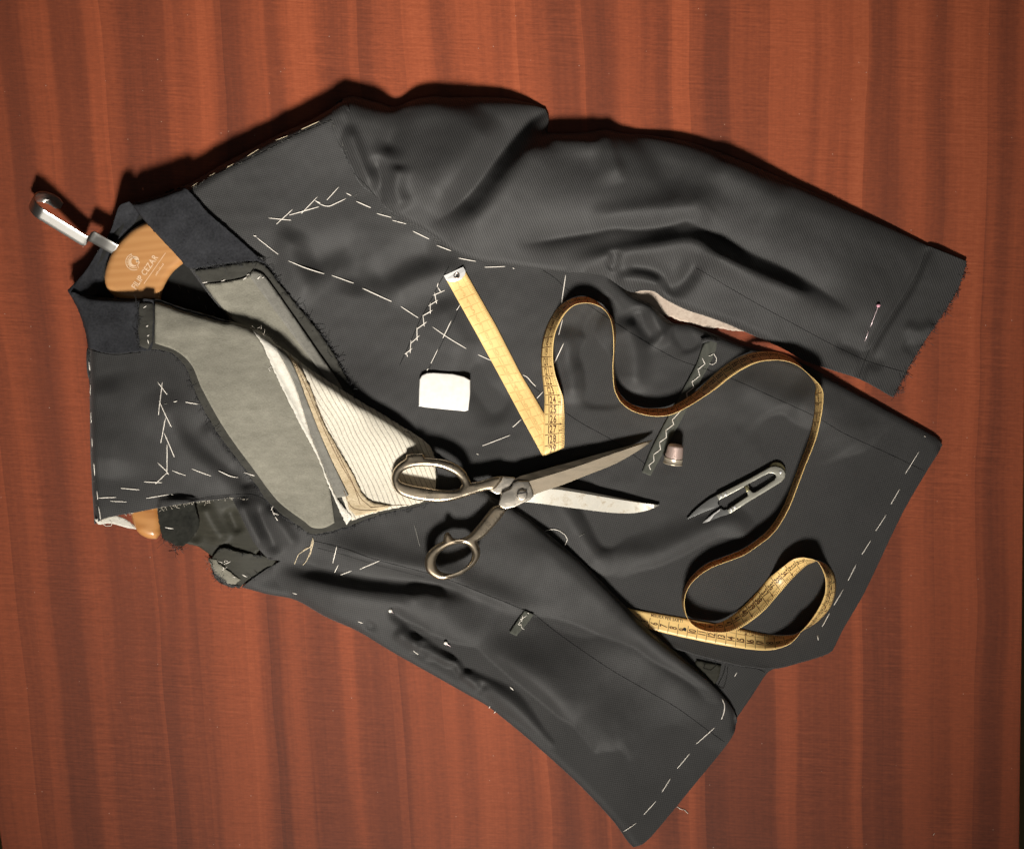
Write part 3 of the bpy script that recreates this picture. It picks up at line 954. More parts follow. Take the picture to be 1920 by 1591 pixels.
S_ctrl = [(640, 215, 32), (700, 260, 37), (800, 240, 36), (820, 330, 43), (900, 220, 32), (990, 215, 30), (700, 340, 34), (780, 420, 29), (900, 470, 27), (1000, 490, 25), (1100, 510, 20), (930, 390, 42),
          (1020, 330, 42), (1100, 280, 28), (1150, 370, 38), (1250, 330, 30), (1350, 380, 30), (1250, 470, 33), (1180, 540, 14), (1400, 480, 30), (1330, 560, 18), (1500, 420, 22), (1480, 540, 27), (1600, 500, 18),
          (1500, 610, 12), (1700, 560, 10), (1780, 500, 5), (1760, 590, 4), (1700, 690, 3.5), (1640, 680, 6), (1600, 620, 10)]
S_folds = [
    ([(795, 430), (839, 402), (886, 360), (932, 300), (973, 253), (1004, 222), (1028, 203)], -27.0, 34, 17, 'crease1'),
    ([(850, 440), (900, 405), (945, 350), (990, 295), (1030, 255)], 11.4, 20, 34),
    ([(800, 400), (850, 340), (890, 280), (930, 220)], 11.4, 60, 26),
    ([(720, 300), (735, 260), (745, 215), (742, 198)], -10.9, 22, 26, 'open1'),
    ([(655, 235), (668, 280), (690, 330), (712, 362)], 6.8, 12, 14),
    ([(712, 374), (714, 335), (700, 295)], -7.5, 9, 12, 'open0'),
    ([(760, 400), (745, 360), (752, 310)], 7.5, 16, 18),
    ([(960, 462), (1060, 446), (1110, 438), (1150, 430), (1200, 432), (1260, 424), (1320, 400)], -17.0, 44, 22, 'crease'),
    ([(1060, 505), (1150, 480), (1220, 468), (1290, 458), (1340, 478), (1420, 520)], 10.9, 16, 24),
    ([(1250, 398), (1330, 440), (1395, 472), (1468, 505), (1540, 545), (1610, 595)], -15.0, 50, 22, 'crease'),
    ([(1300, 470), (1395, 512), (1470, 542), (1540, 575)], 9.0, 14, 26),
    ([(1340, 350), (1300, 390), (1200, 400), (1090, 420)], 9.0, 36, 22),
    ([(1165, 500), (1190, 500), (1230, 510), (1265, 545)], -5.5, 14, 10),
    ([(1150, 525), (1200, 526), (1245, 542)], 9.0, 12, 9),
    ([(1240, 552), (1270, 536), (1292, 512), (1308, 480)], -10.0, 9, 8),
    ([(1138, 508), (1150, 495), (1152, 470)], -6.0, 8, 8),
    ([(1028, 240), (1070, 262), (1130, 275)], 7.5, 12, 24),
    ([(1136, 240), (1145, 290), (1165, 350)], 6.8, 12, 30, 'open0'),
    ([(1190, 245), (1245, 320), (1265, 380)], -7.5, 36, 26, 'open0'),
    ([(1330, 290), (1400, 335), (1480, 400)], 6.0, 36, 36),
    ([(1736, 470), (1705, 537), (1650, 621), (1621, 676), (1610, 708)], -4.7, 7, 6, 'open'),
    ([(1560, 640), (1600, 652), (1660, 690)], -4.5, 14, 12),
    ([(1690, 610), (1725, 622), (1755, 606)], 3.0, 12, 12),
    ([(1690, 640), (1715, 655), (1745, 640)], -3.0, 10, 10),
]
SL = panel('sleeve', S_out, M['wool_s'], J, ctrl=S_ctrl, folds=S_folds, rum=(23, 0.7, 120, 280),
           rolls=[(sl_top[1:-1], 46, 1.0), (sl_low[1:], 16, 0.4), (sl_arm, 9, 0.3)], gap=1.4, step=4.6, under_blur=3, rag=0.0)

# ---- lower front with its shoulder
c_left = [(169, 648), (170, 730), (171, 821), (174, 911), (179, 982)]
c_bot = [(454, 1100), (501, 1113), (554, 1124), (610, 1155), (672, 1183), (735, 1221), (829, 1274), (880, 1303), (916, 1324), (976, 1372), (1034, 1422), (1091, 1475), (1149, 1537), (1176, 1575), (1187, 1587)]
c_front = [(1379, 1360), (1375, 1329), (1341, 1287), (1283, 1233), (1218, 1180), (1179, 1141), (1091, 1053), (1003, 980), (957, 949), (890, 905), (813, 853), (749, 796), (664, 745), (579, 690), (545, 663), (471, 616), (410, 597), (342, 577), (296, 562)]
C_out = c_left + [(200, 971), (220, 966), (265, 958), (316, 948), (391, 937), (437, 932), (445, 945), (461, 978), (482, 1020), (505, 1046), (528, 1050), (516, 1057), (485, 1077)] + c_bot + \
    [(1206, 1579), (1226, 1560), (1302, 1468), (1364, 1391)] + c_front + [(260, 575), (200, 610)]
C_ctrl = [(172, 660, 30), (174, 820, 32), (180, 975, 30), (300, 600, 40), (300, 720, 42), (300, 850, 38), (265, 950, 33), (400, 640, 40), (430, 760, 40), (440, 930, 32), (520, 900, 32), (480, 690, 40), (600, 760, 34),
          (700, 800, 29), (800, 870, 24), (640, 900, 28), (560, 990, 25), (500, 1030, 20), (620, 1010, 25), (760, 980, 21), (900, 960, 19), (760, 1040, 22), (480, 1090, 4), (560, 1115, 8), (640, 1130, 20), (700, 1190, 6),
          (760, 1140, 18), (860, 1150, 17), (900, 1240, 14), (830, 1270, 5), (980, 1370, 4), (1000, 1060, 18), (1100, 1100, 18), (1000, 1180, 14), (1150, 1200, 16), (1250, 1260, 15), (1350, 1340, 12), (1100, 1300, 11),
          (1200, 1400, 8), (1280, 1450, 5), (1190, 1570, 2), (1100, 1480, 4), (1020, 1390, 6)]
C_folds = [
    ([(505, 1050), (560, 1060), (641, 1074), (735, 1090), (800, 1097), (890, 1116)], -11.0, 22, 30),
    ([(500, 1075), (580, 1090), (680, 1110), (800, 1120), (900, 1140)], 9.8, 18, 34),
    ([(597, 1017), (704, 1046), (797, 1071), (844, 1086), (960, 1132), (1007, 1153)], 6.8, 26, 10),
    ([(960, 1140), (1110, 1184), (1187, 1210), (1225, 1237), (1283, 1270), (1360, 1330)], -9.0, 14, 26, 'crease'),
    ([(960, 990), (1080, 1090), (1180, 1180), (1280, 1270), (1345, 1330)], 10.2, 31, 44),
    ([(740, 1150), (836, 1207), (900, 1240), (976, 1288), (1034, 1349), (1072, 1391), (1150, 1465)], -18.0, 15, 26, 'crease'),
    ([(795, 1200), (782, 1232)], -5.0, 9, 9),
    ([(852, 1238), (842, 1276)], -5.0, 9, 9),
    ([(908, 1275), (892, 1308)], -4.0, 9, 9),
    ([(760, 1190), (815, 1222), (870, 1252)], 5.0, 10, 12),
    ([(800, 1215), (890, 1268), (965, 1322), (1025, 1382), (1085, 1440)], 7.5, 16, 20),
    ([(890, 1205), (960, 1245), (1030, 1300), (1080, 1360)], 5.8, 34, 16),
    ([(728, 1138), (765, 1166), (805, 1194)], -6.5, 8, 9),
    ([(740, 1180), (768, 1200), (800, 1225)], 4.8, 12, 12),
    ([(760, 1125), (800, 1108), (840, 1125)], 3.6, 13, 13),
    ([(845, 1215), (870, 1235), (880, 1262)], -4.8, 10, 9),
    ([(700, 1165), (690, 1180)], -2.4, 10, 10),
    ([(800, 1240), (830, 1250), (850, 1275)], -4.8, 9, 12),
    ([(860, 1262), (890, 1280), (905, 1310)], 4.8, 10, 10),
    ([(1110, 1420), (1140, 1430), (1180, 1420)], -5.8, 26, 29),
    ([(1200, 1480), (1235, 1500), (1260, 1510)], -2.4, 10, 13),
    ([(330, 760), (380, 830), (470, 900), (560, 980)], -9.8, 34, 23),
    ([(290, 730), (340, 800), (400, 860), (470, 910)], 7.8, 39, 31),
    ([(385, 790), (420, 840), (460, 880)], 3.6, 13, 13),
    ([(200, 700), (215, 800), (210, 900)], 7.8, 39, 52),
    ([(450, 930), (475, 980), (500, 1030)], 7.8, 13, 16),
    ([(478, 940), (500, 990), (525, 1040)], -6.3, 10, 13),
    ([(505, 945), (540, 1000), (560, 1030)], 4.8, 13, 13),
    ([(450, 910), (480, 900), (500, 912)], -3.6, 8, 8),
]
C_ctrl = [(x, y, z * 0.88) for x, y, z in C_ctrl] + [(850, 1190, 19), (960, 1250, 19), (1040, 1320, 17), (1110, 1390, 13)]
C = panel('lower_front_panel', C_out, M['wool_c'], J, ctrl=C_ctrl, folds=C_folds, rum=(5, 0.8, 120, 300),
          rolls=[(c_left, 18, 6), (c_bot, 16, 0.4), (c_front[:10], 15, 0.4), (c_front[9:-4], 6, 0.4)], gap=1.5, step=4.6, under_blur=3)

# ---- upper lapel, folded back: dark facing, felt and stay
lapF = panel('upper_lapel', [(364, 512), (420, 502), (478, 494), (499, 500), (545, 558), (596, 619), (630, 670), (664, 738), (690, 790), (640, 760), (560, 690), (490, 640), (440, 606), (400, 560)],
             M['facing'], J, rel=1.6, gap=1.2, step=5, rag=0.7, under_blur=2)
panel('upper_lapel_felt', [(386, 535), (430, 530), (466, 521), (478, 508), (499, 518), (545, 583), (596, 657), (636, 715), (660, 765), (620, 740), (540, 670), (470, 620), (425, 587)], M['felt'], J,
      rel=0.0, gap=0.8, step=5, under_blur=1, thick=0.5)
panel('felt_stay', [(471, 520), (479, 508), (498, 518), (545, 583), (596, 657), (636, 715), (655, 750), (640, 745), (590, 680), (530, 600), (490, 545)], M['feltband'], J, rel=0.0, gap=0.6, step=5, under_blur=1, thick=0.4)

# ---- lower lapel: dark facing, felt, hair canvas
lapG_out = [(296, 563), (342, 579), (410, 599), (471, 618), (545, 666), (579, 693), (664, 748), (749, 799), (800, 836), (812, 856), (822, 900), (818, 935), (783, 947), (715, 962), (651, 986), (596, 999), (579, 997), (566, 986),
            (511, 945), (457, 870), (410, 806), (372, 734), (355, 690), (328, 663), (290, 655), (292, 610)]
lapG = panel('lower_lapel', lapG_out, M['facing'], J, rel=2.2, gap=1.3, step=5, rag=0.6, under_blur=3,
             folds=[([(400, 640), (470, 700), (560, 820), (630, 940)], 3, 50, 50), ([(560, 700), (680, 800), (790, 890)], 3, 40, 60)],
             rolls=[([(342, 579), (410, 599), (471, 618), (545, 666), (579, 693), (664, 748), (749, 799), (800, 836), (812, 856)], 5, 0.3)])
panel('lapel_felt', [(297, 561), (342, 576), (410, 596), (471, 615), (494, 641), (531, 717), (565, 785), (599, 846), (620, 914), (630, 978), (610, 988), (588, 987), (574, 976), (522, 936), (470, 866), (424, 800), (384, 728), (366, 686), (338, 660), (298, 645)],
      M['felt'], J, rel=0.6, gap=1.0, step=5, under_blur=1, folds=[([(300, 640), (340, 620), (420, 610)], 1.5, 14, 14)])
panel('striped_canvas', [(490, 624), (545, 662), (579, 689), (664, 744), (749, 795), (803, 832), (815, 856), (818, 900), (814, 932), (783, 943), (715, 957), (662, 974), (645, 935), (606, 842), (579, 781), (535, 700)],
      M['stripe'], J, rel=0.6, gap=1.1, step=5, under_blur=1, rag=0.4,
      rolls=[([(494, 624), (545, 662), (579, 689), (664, 744), (749, 795), (803, 832), (815, 854)], 4, -1.0)])
panel('selvedge', [(478, 619), (496, 624), (524, 650), (556, 718), (583, 803), (612, 880), (634, 932), (662, 968), (652, 982), (642, 962), (622, 915), (596, 850), (562, 785), (528, 715), (496, 645)], M['selvedge'], J, rel=0.5, gap=0.9, step=4, under_blur=1, rag=0.5)
panel('tan_band', [(540, 664), (559, 677), (584, 725), (606, 785), (636, 840), (664, 887), (682, 925), (700, 940), (735, 948), (715, 956), (670, 965), (655, 950), (652, 930), (617, 846), (579, 751)], M['tan'], J, rel=0.5, gap=0.9, step=4, under_blur=1, rag=0.5)
panel('felt_band', [(522, 651), (541, 663), (560, 700), (579, 751), (617, 846), (656, 928), (634, 932), (606, 865), (583, 803), (556, 718)], M['feltband'], J, rel=0.7, gap=0.9, step=4, under_blur=1)

# ---- collar
panel('collar_stand', [(132, 546), (164, 511), (185, 477), (211, 437), (230, 392), (249, 382), (268, 400), (246, 432), (220, 455), (205, 485), (196, 512), (196, 548), (170, 560), (140, 558)], M['collar'], J,
      ctrl=[(132, 546, 27.5), (185, 477, 17.2), (211, 437, 18.9), (249, 382, 37.8), (205, 485, 3.4), (196, 540, 5.2), (250, 425, 8.6), (170, 556, 24.1)], gap=1.0, step=5,
      folds=[([(150, 530), (195, 470), (235, 400)], 3, 8, 10)])
colU = panel('upper_collar', [(249, 382), (290, 370), (346, 355), (363, 365), (396, 403), (433, 435), (449, 449), (478, 475), (500, 494), (478, 490), (426, 496), (362, 505), (346, 494), (310, 455), (275, 416)], M['collar'], J,
             ctrl=[(249, 382, 40.4), (346, 356, 41.3), (396, 403, 37.8), (500, 494, 27.5), (362, 504, 31.0), (300, 440, 39.6)], gap=1.8, step=5, rag=0.3,
             rolls=[([(249, 382), (290, 370), (346, 355)], 14, 0.6), ([(249, 382), (275, 416), (310, 455), (346, 494)], 8, 3.0)])
colL = panel('lower_collar', [(132, 546), (148, 580), (161, 617), (169, 652), (198, 661), (224, 664), (256, 661), (290, 658), (294, 640), (296, 600), (295, 564), (270, 561), (230, 560), (169, 556)], M['collar'], J,
             ctrl=[(132, 548, 31.0), (170, 650, 31.0), (220, 600, 37.8), (290, 565, 39.6), (290, 650, 38.7)], gap=1.8, step=5, rag=0.3,
             folds=[([(262, 580), (262, 640)], -2, 8, 8)],
             rolls=[([(132, 546), (148, 580), (161, 617), (169, 652)], 12, 4), ([(132, 546), (169, 556), (230, 560), (270, 561)], 9, 2)])
panel('collar_stay', [(270, 563), (294, 565), (295, 600), (293, 642), (284, 656), (270, 650), (266, 610)], M['facing'], J, rel=0.4, gap=1.0, step=4, under_blur=1, rag=0.4)

# ---- stays and pocket strips sewn to the fronts
stripL = panel('pocket_stay', [(1318, 647), (1330, 638), (1344, 640), (1341, 655), (1333, 676), (1313, 713), (1275, 790), (1219, 892), (1203, 885), (1224, 835), (1281, 728), (1305, 683)], M['stay'], J, rel=0.4, gap=1.3, step=5, under_blur=1)
stripS = panel('pocket_stay', [(955, 1184), (968, 1190), (986, 1170), (1001, 1150), (984, 1143), (970, 1162)], M['stay'], J, rel=0.3, gap=1.2, step=4, under_blur=1)
panel('pocket_lip', [(1312, 636), (1330, 631), (1348, 638), (1343, 643), (1330, 639), (1316, 644)], M['wool_a'], J, rel=0.8, gap=1.6, step=3, under_blur=1)

# ---- seams
def seam(pts, parent, r=0.42):
    r *= 0.62
    return stitch(pts, parent, M['seam'], r=r, lift=0.05, name='seam', sink=False)
seam([(1018, 508), (1040, 522), (1058, 539), (1100, 570), (1156, 608), (1200, 636), (1263, 671), (1300, 685), (1366, 708), (1451, 746), (1533, 784), (1580, 812), (1660, 848), (1735, 884)], A)
seam([(1040, 758), (1057, 771), (1090, 793), (1153, 828), (1200, 862), (1212, 872)], A)
seam([(1304, 504), (1359, 537), (1432, 579), (1504, 617), (1577, 655), (1632, 679), (1694, 697)], SL)
seam([(1736, 468), (1724, 502), (1705, 537), (1678, 580), (1650, 621), (1628, 660), (1621, 676), (1610, 708)], SL, 0.35)
seam([(1007, 1155), (1053, 1191), (1149, 1256), (1264, 1322), (1322, 1364), (1362, 1392)], C)
seam([(590, 1012), (650, 1027), (704, 1046), (797, 1071), (844, 1086), (905, 1110), (960, 1132), (1007, 1153)], C, 0.5)
seam([(598, 1026), (650, 1039), (704, 1056), (797, 1081)], C, 0.35)
seam([(1395, 1249), (1420, 1253), (1437, 1261)], hemback, 0.5)
seam([(362, 362), (399, 337), (489, 294), (552, 261), (626, 230)], A, 0.6)
seam([(363, 366), (396, 404), (433, 436), (478, 476), (500, 496), (545, 556)], A, 0.6)
seam([(320, 950), (391, 931), (437, 926), (475, 926), (505, 938)], C, 0.3)
seam([(842, 502), (824, 533), (807, 567), (788, 601), (774, 633), (761, 661), (750, 685)], A, 0.6)
seam([(864, 570), (850, 605), (833, 636), (815, 672), (802, 695)], A, 0.5)
seam([(979, 703), (1000, 725), (1016, 738)], A, 0.4)
seam([(639, 272), (652, 300), (668, 330), (690, 352), (707, 372)], SL, 0.6)
seam([(169, 655), (198, 663), (224, 666), (256, 663), (270, 662)], C, 0.5)

# ---- basting stitches (coordinates noted per area: origin and scale of the area)
def area(ox, oy, s):
    return lambda seg: [(ox + x / s, oy + y / s) for x, y in seg]
def sew(parent, f, segs, mat='thread', r=0.56):
    for sg in segs:
        stitch(f(sg), parent, M[mat], r=r * random.uniform(0.85, 1.1))
f1 = area(320, 150, 3.788)
sew(A, f1, [[(705, 990), (870, 1005)], [(760, 1035), (880, 925)], [(850, 970), (1065, 908)], [(935, 960), (1055, 835)], [(1030, 865), (1075, 885)],
            [(1040, 870), (1080, 895), (1130, 905), (1180, 885), (1255, 850)], [(1115, 865), (1205, 765)],
            [(598, 1112), (625, 1120)], [(620, 1125), (778, 1248)], [(843, 1290), (960, 1338), (1100, 1382)], [(1145, 1390), (1308, 1447)], [(1365, 1478), (1575, 1578)],
            [(1250, 810), (1292, 832)], [(1320, 868), (1430, 917)], [(1465, 955), (1575, 985)], [(1575, 1003), (1680, 1030)], [(1720, 1078), (1840, 1136)]])
sew(A, f1, [[(165, 772), (215, 740)], [(285, 700), (340, 672)], [(412, 640), (468, 608)], [(555, 560), (645, 500)], [(755, 445), (850, 410)], [(935, 370), (1070, 310)]], 'threadtan', 0.36)
f2 = area(620, 150, 3.2)
sew(A, f2, [[(635, 995), (725, 1030)], [(765, 1072), (872, 1092)], [(922, 1127), (1050, 1122)], [(1092, 1130), (1102, 1136)], [(190, 1250), (370, 1332)], [(420, 1358), (530, 1430)], [(1410, 1165), (1383, 1345)]])
f3 = area(720, 480, 3.9775)
sew(A, f3, [[(360, 527), (480, 610), (617, 693)], [(697, 733), (805, 782)], [(957, 1277), (1027, 1213)], [(730, 1415), (945, 1332)], [(690, 1470), (705, 1480)],
            [(1333, 465), (1300, 595)], [(1340, 648), (1265, 808)], [(1137, 1063), (1190, 1005)], [(1030, 885), (1065, 900), (1100, 940), (1135, 975)], [(1148, 1122), (1154, 1128)],
            [(460, 257), (363, 300)], [(410, 328), (330, 378)], [(368, 405), (285, 452)], [(325, 490), (243, 550)], [(273, 588), (200, 655)], [(218, 685), (152, 738)],
            [(400, 230), (430, 278)], [(378, 268), (395, 360)], [(347, 340), (348, 437)], [(292, 432), (303, 530)], [(248, 525), (250, 635)], [(205, 618), (197, 728)], [(165, 710), (180, 755)], [(408, 200), (398, 240)],
            [(575, 358), (541, 412)], [(507, 478), (440, 617)], [(407, 690), (350, 805)], [(335, 835), (318, 860)]], r=0.5)
f4 = area(120, 640, 3.314)
sew(C, f4, [[(600, 250), (665, 333)], [(633, 247), (610, 460)], [(610, 360), (690, 533)], [(655, 470), (620, 632)], [(643, 565), (705, 718)], [(660, 632), (657, 822)], [(597, 747), (660, 808)], [(660, 810), (583, 883)],
            [(650, 795), (668, 825)], [(513, 868), (628, 873)], [(702, 377), (727, 371)], [(772, 377), (862, 392)], [(685, 798), (775, 830)], [(808, 787), (932, 833)], [(970, 796), (1045, 832), (1095, 843)], [(1128, 810), (1195, 832)],
            [(368, 907), (490, 917)], [(525, 970), (668, 946)], [(680, 945), (698, 952)], [(228, 968), (345, 963)], [(303, 987), (410, 992)],
            [(165, 120), (172, 180)], [(178, 260), (178, 335)], [(182, 430), (186, 505)], [(192, 590), (196, 655)], [(205, 750), (208, 830)], [(222, 920), (228, 980)], [(230, 1015), (240, 1060), (245, 1110)],
            [(1290, 1010), (1310, 1060), (1320, 1080)], [(1310, 1015), (1295, 1045)], [(1300, 1055), (1345, 1075)], [(1318, 1078), (1340, 1110)]])
stitch(f4([(245, 1110), (260, 1145), (290, 1145), (310, 1125), (300, 1105)]), C, M['thread'], r=0.3, name='loose_thread', sink=False)
sew(C, f4, [[(640, 392), (672, 384)]], 'fuzzgrey', 0.3)
sew(flap, f4, [[(635, 1150), (690, 1160)], [(1108, 1443), (1143, 1460)]])
f4b = area(380, 980, 6.857)
sew(flap, f4b, [[(205, 485), (270, 510)], [(285, 505), (300, 470)], [(275, 530), (375, 488)], [(300, 475), (335, 488)], [(250, 610), (330, 555)], [(255, 545), (290, 590)], [(385, 680), (450, 705)]], r=0.38)
f5 = area(360, 980, 3.2)
sew(C, f5, [[(877, 130), (848, 240)], [(1138, 217), (1007, 275)], [(882, 247), (857, 297)], [(890, 310), (962, 283)], [(605, 416), (633, 424)], [(995, 585), (1030, 598)], [(1328, 762), (1361, 787)], [(1905, 976), (1925, 995)],
            [(1790, 1095), (1782, 1108)], [(1822, 1128), (1812, 1140)]])
sew(C, f5, [[(1335, 0), (1352, 70), (1370, 140)]], 'fuzzgrey', 0.35)
for q in ([(728, 82), (735, 110), (725, 150), (715, 185), (692, 215)], [(728, 95), (730, 125), (700, 150), (650, 180), (630, 215), (618, 245)], [(722, 110), (726, 140), (708, 185), (690, 225), (668, 250)], [(718, 140), (690, 150), (670, 165)], [(732, 88), (722, 120), (716, 160)]):
    stitch(f5(q), C, M['threadtan'], r=0.34, lift=1.0, name='loose_thread', sink=False)
f6 = area(880, 980, 2.604)
sew(C, f6, [[(1197, 993), (1104, 1076)], [(1077, 1118), (1012, 1196)], [(982, 1240), (938, 1310)], [(912, 1350), (848, 1421)], [(817, 1457), (750, 1503)], [(1230, 850), (1243, 885), (1240, 920), (1228, 955)], [(200, 797), (216, 812)]])
sew(hemback, f6, [[(1307, 725), (1294, 748)]])
stitch(f6([(370, 38), (400, 30), (430, 33), (465, 55), (478, 80), (465, 110)]), A, M['thread'], r=0.36, lift=1.2, name='loose_thread', sink=False)
stitch(f6([(1010, 1380), (1030, 1395), (1050, 1400), (1068, 1417)]), C, M['fuzzpale'], r=0.3, lift=0.8, name='loose_thread', sink=False)
stitch(f6([(532, 65), (567, 45)]), A, M['fuzzgrey'], r=0.3)
sew(stripS, f6, [[(278, 430), (292, 440)], [(285, 445), (245, 470)], [(262, 440), (255, 480)], [(252, 470), (238, 495)], [(240, 495), (258, 490)], [(250, 488), (258, 510), (270, 518)]], r=0.36)
f7 = area(1440, 700, 2.743)
sew(A, f7, [[(775, 397), (700, 517)], [(675, 588), (627, 672)], [(607, 720), (548, 810)], [(528, 852), (478, 930)], [(452, 975), (407, 1065)], [(385, 1105), (335, 1190)], [(315, 1225), (275, 1300)], [(250, 1342), (256, 1370)], [(800, 318), (806, 328)]])
f8 = area(1200, 600, 5.305)
zz = [(612, 378), (640, 435), (572, 492), (588, 555), (512, 615), (528, 670), (458, 725), (465, 775), (395, 905), (318, 990), (330, 1035), (255, 1095), (258, 1165), (190, 1215), (200, 1285), (132, 1335), (135, 1400), (85, 1440), (100, 1482)]
for i in range(len(zz) - 1):
    a_, b_ = np.array(zz[i], float), np.array(zz[i + 1], float)
    e = (b_ - a_) / np.linalg.norm(b_ - a_) * 10
    stitch(f8([tuple(a_ - e), tuple(b_ + e)]), stripL, M['thread'], r=0.48)
stitch(f8([(678, 360), (728, 338), (755, 380), (748, 425), (712, 445), (685, 435)]), stripL, M['thread'], r=0.38, lift=0.8, name='loose_thread', sink=False)
f9 = area(0, 300, 3.788)
sew(colL, f9, [[(1045, 1060), (1070, 1043)], [(1068, 1192), (1082, 1180)], [(1075, 1255), (1090, 1250)], [(1078, 1275), (1085, 1310)]])
sew(back, f9, [[(1270, 885), (1290, 920)], [(1335, 920), (1350, 950)], [(1410, 965), (1425, 995)], [(1460, 1030), (1475, 1065)], [(1520, 1080), (1530, 1105)], [(1505, 1010), (1530, 1040)]], 'fuzzgrey', 0.3)
sew(lapF, f9, [[(1450, 878), (1490, 873)], [(1585, 868), (1615, 855)], [(1735, 858), (1775, 830)], [(1765, 825), (1785, 815)], [(1840, 855), (1865, 825)], [(1875, 845), (1890, 835)]])
f10 = area(240, 480, 2.947)
stitch(f10([(800, 640), (792, 625), (805, 615), (820, 625), (830, 650)]), lapG, M['thread'], r=0.25, lift=0.6, name='loose_thread', sink=False)
for q in ([(935, 590), (1010, 760), (1090, 950), (1180, 1140), (1250, 1260), (1290, 1370)], [(950, 590), (1030, 760), (1110, 960), (1200, 1150), (1290, 1330), (1350, 1385), (1450, 1375), (1560, 1370)], [(1200, 1290), (1240, 1380), (1300, 1400), (1380, 1400)]):
    stitch(f10(q), lapG, M['threadbrown'], r=0.3, lift=0.3, name='machine_stitching', sink=False)

# overcast edge stitches on the tan band and the selvedge
def overcast(name, line, parent, mat, pitch, ln, r=0.22, skew=0.3):
    L = cr(line, 2.0); V = []; F = []
    acc = 0
    for i in range(1, len(L)):
        acc += np.linalg.norm(L[i] - L[i - 1])
        if acc < pitch:
            continue
        acc = 0
        t = (L[i] - L[i - 1]) / (np.linalg.norm(L[i] - L[i - 1]) + 1e-9); nrm = np.array([-t[1], t[0]])
        d = nrm + t * random.uniform(-skew, skew) * 1.5
        l = ln * random.uniform(0.6, 1.1)
        pts = [L[i] - d * l * 0.5, L[i], L[i] + d * l * 0.5]
        v, f = tube_data(on_cloth([tuple(p) for p in pts], 0.5, 3), r * 1e-3, 3)
        b_ = len(V); V += v; F += [tuple(b_ + j for j in g) for g in f]
    return mesh_obj(name, V, F, mat, parent, kind='stuff')
overcast('overcast_stitching', [(524, 655), (556, 718), (583, 803), (612, 880), (634, 932), (655, 968)], lapG, M['threadtan'], 3.2, 7)
overcast('overcast_stitching', [(550, 675), (584, 735), (608, 795), (640, 860), (664, 905)], lapG, M['threadtan'], 2.6, 9)
overcast('overcast_stitching', [(488, 622), (505, 632), (522, 646)], lapG, M['fuzzpale'], 2.2, 9)

# ---- frayed cut edges
fray('frayed_edge', [(1812, 492), (1796, 541), (1770, 584), (1741, 628), (1718, 664), (1698, 698), (1676, 742)], SL, M['fuzz'], 1.3, (3, 14), 0.8, 0.2, side=-1)
fray('frayed_edge', [(290, 657), (328, 665), (355, 692), (372, 736), (410, 808), (457, 872), (511, 947), (566, 988), (596, 1001), (651, 988), (715, 964), (783, 949), (815, 938)], lapG, M['fuzz'], 1.3, (3, 12), 0.8, 0.2, both=True)
fray('frayed_edge', [(364, 506), (426, 497), (478, 491), (500, 496), (545, 556), (596, 617), (630, 668), (664, 738)], lapF, M['fuzz'], 1.5, (4, 15), 0.7, 0.22, both=True)
fray('frayed_edge', [(182, 979), (220, 967), (265, 959), (316, 949), (391, 938), (437, 933), (466, 936)], C, M['fuzzpale'], 0.75, (2, 6), 0.9, 0.16)
fray('frayed_edge', [(528, 1050), (516, 1057), (485, 1077), (454, 1098)], C, M['fuzz'], 1.2, (2, 9), 0.7, 0.17, both=True)
fray('frayed_edge', [(398, 1050), (401, 1078), (412, 1088), (428, 1098), (448, 1100)], flap, M['fuzz'], 1.2, (2, 9), 0.7, 0.17)
fray('frayed_edge', [(410, 1034), (422, 1027), (452, 1035), (494, 1043)], flap, M['fuzz'], 1.2, (2, 8), 0.9, 0.18, both=True)
fray('frayed_edge', [(393, 1048), (402, 1068), (414, 1080), (428, 1091)], flap, M['fuzzgrey'], 2.2, (3, 10), 0.5, 0.16, both=True)
fray('frayed_edge', [(310, 1010), (330, 1022), (345, 1028)], flap, M['fuzz'], 1.2, (5, 22), 0.6, 0.16, side=1)
fray('frayed_edge', [(1298, 1226), (1326, 1233), (1365, 1243), (1395, 1249)], A, M['fuzz'], 1.2, (2, 8), 0.8, 0.18, both=True)
fray('frayed_edge', [(262, 566), (268, 600), (264, 640), (270, 660)], colL, M['fuzz'], 1.2, (3, 9), 0.8, 0.17, both=True)
fray('frayed_edge', [(478, 618), (490, 622), (500, 632)], lapG, M['fuzzpale'], 1.2, (3, 9), 0.6, 0.2, side=-1)
fray('frayed_edge', [(625, 232), (640, 262), (655, 300)], SL, M['fuzzgrey'], 0.12, (3, 9), 0.9, 0.13, both=True)
fray('frayed_edge', [(1565, 1209), (1558, 1220), (1542, 1228), (1506, 1239), (1453, 1252)], A, M['fuzz'], 0.35, (2, 5), 0.8, 0.15, both=True)
fray('frayed_edge', [(655, 365), (700, 392), (757, 416), (789, 433), (830, 458)], A, M['fuzzgrey'], 0.25, (3, 8), 1.6, 0.12, both=True)
fray('frayed_edge', [(362, 361), (399, 336), (489, 293), (552, 260), (626, 229)], A, M['fuzzgrey'], 0.35, (2, 6), 1.8, 0.14, both=True)
fray('frayed_edge', [(172, 660), (175, 730), (177, 821), (182, 911), (188, 970)], C, M['fuzzgrey'], 0.2, (2, 5), 1.8, 0.13, both=True)
for q in ([(1325, 1236), (1318, 1252), (1332, 1256), (1345, 1244)], [(1360, 1245), (1356, 1262), (1345, 1285), (1356, 1290), (1362, 1270), (1364, 1250)]):
    stitch(q, hemback, M['seam'], r=0.22, lift=0.8, name='loose_thread', sink=False)

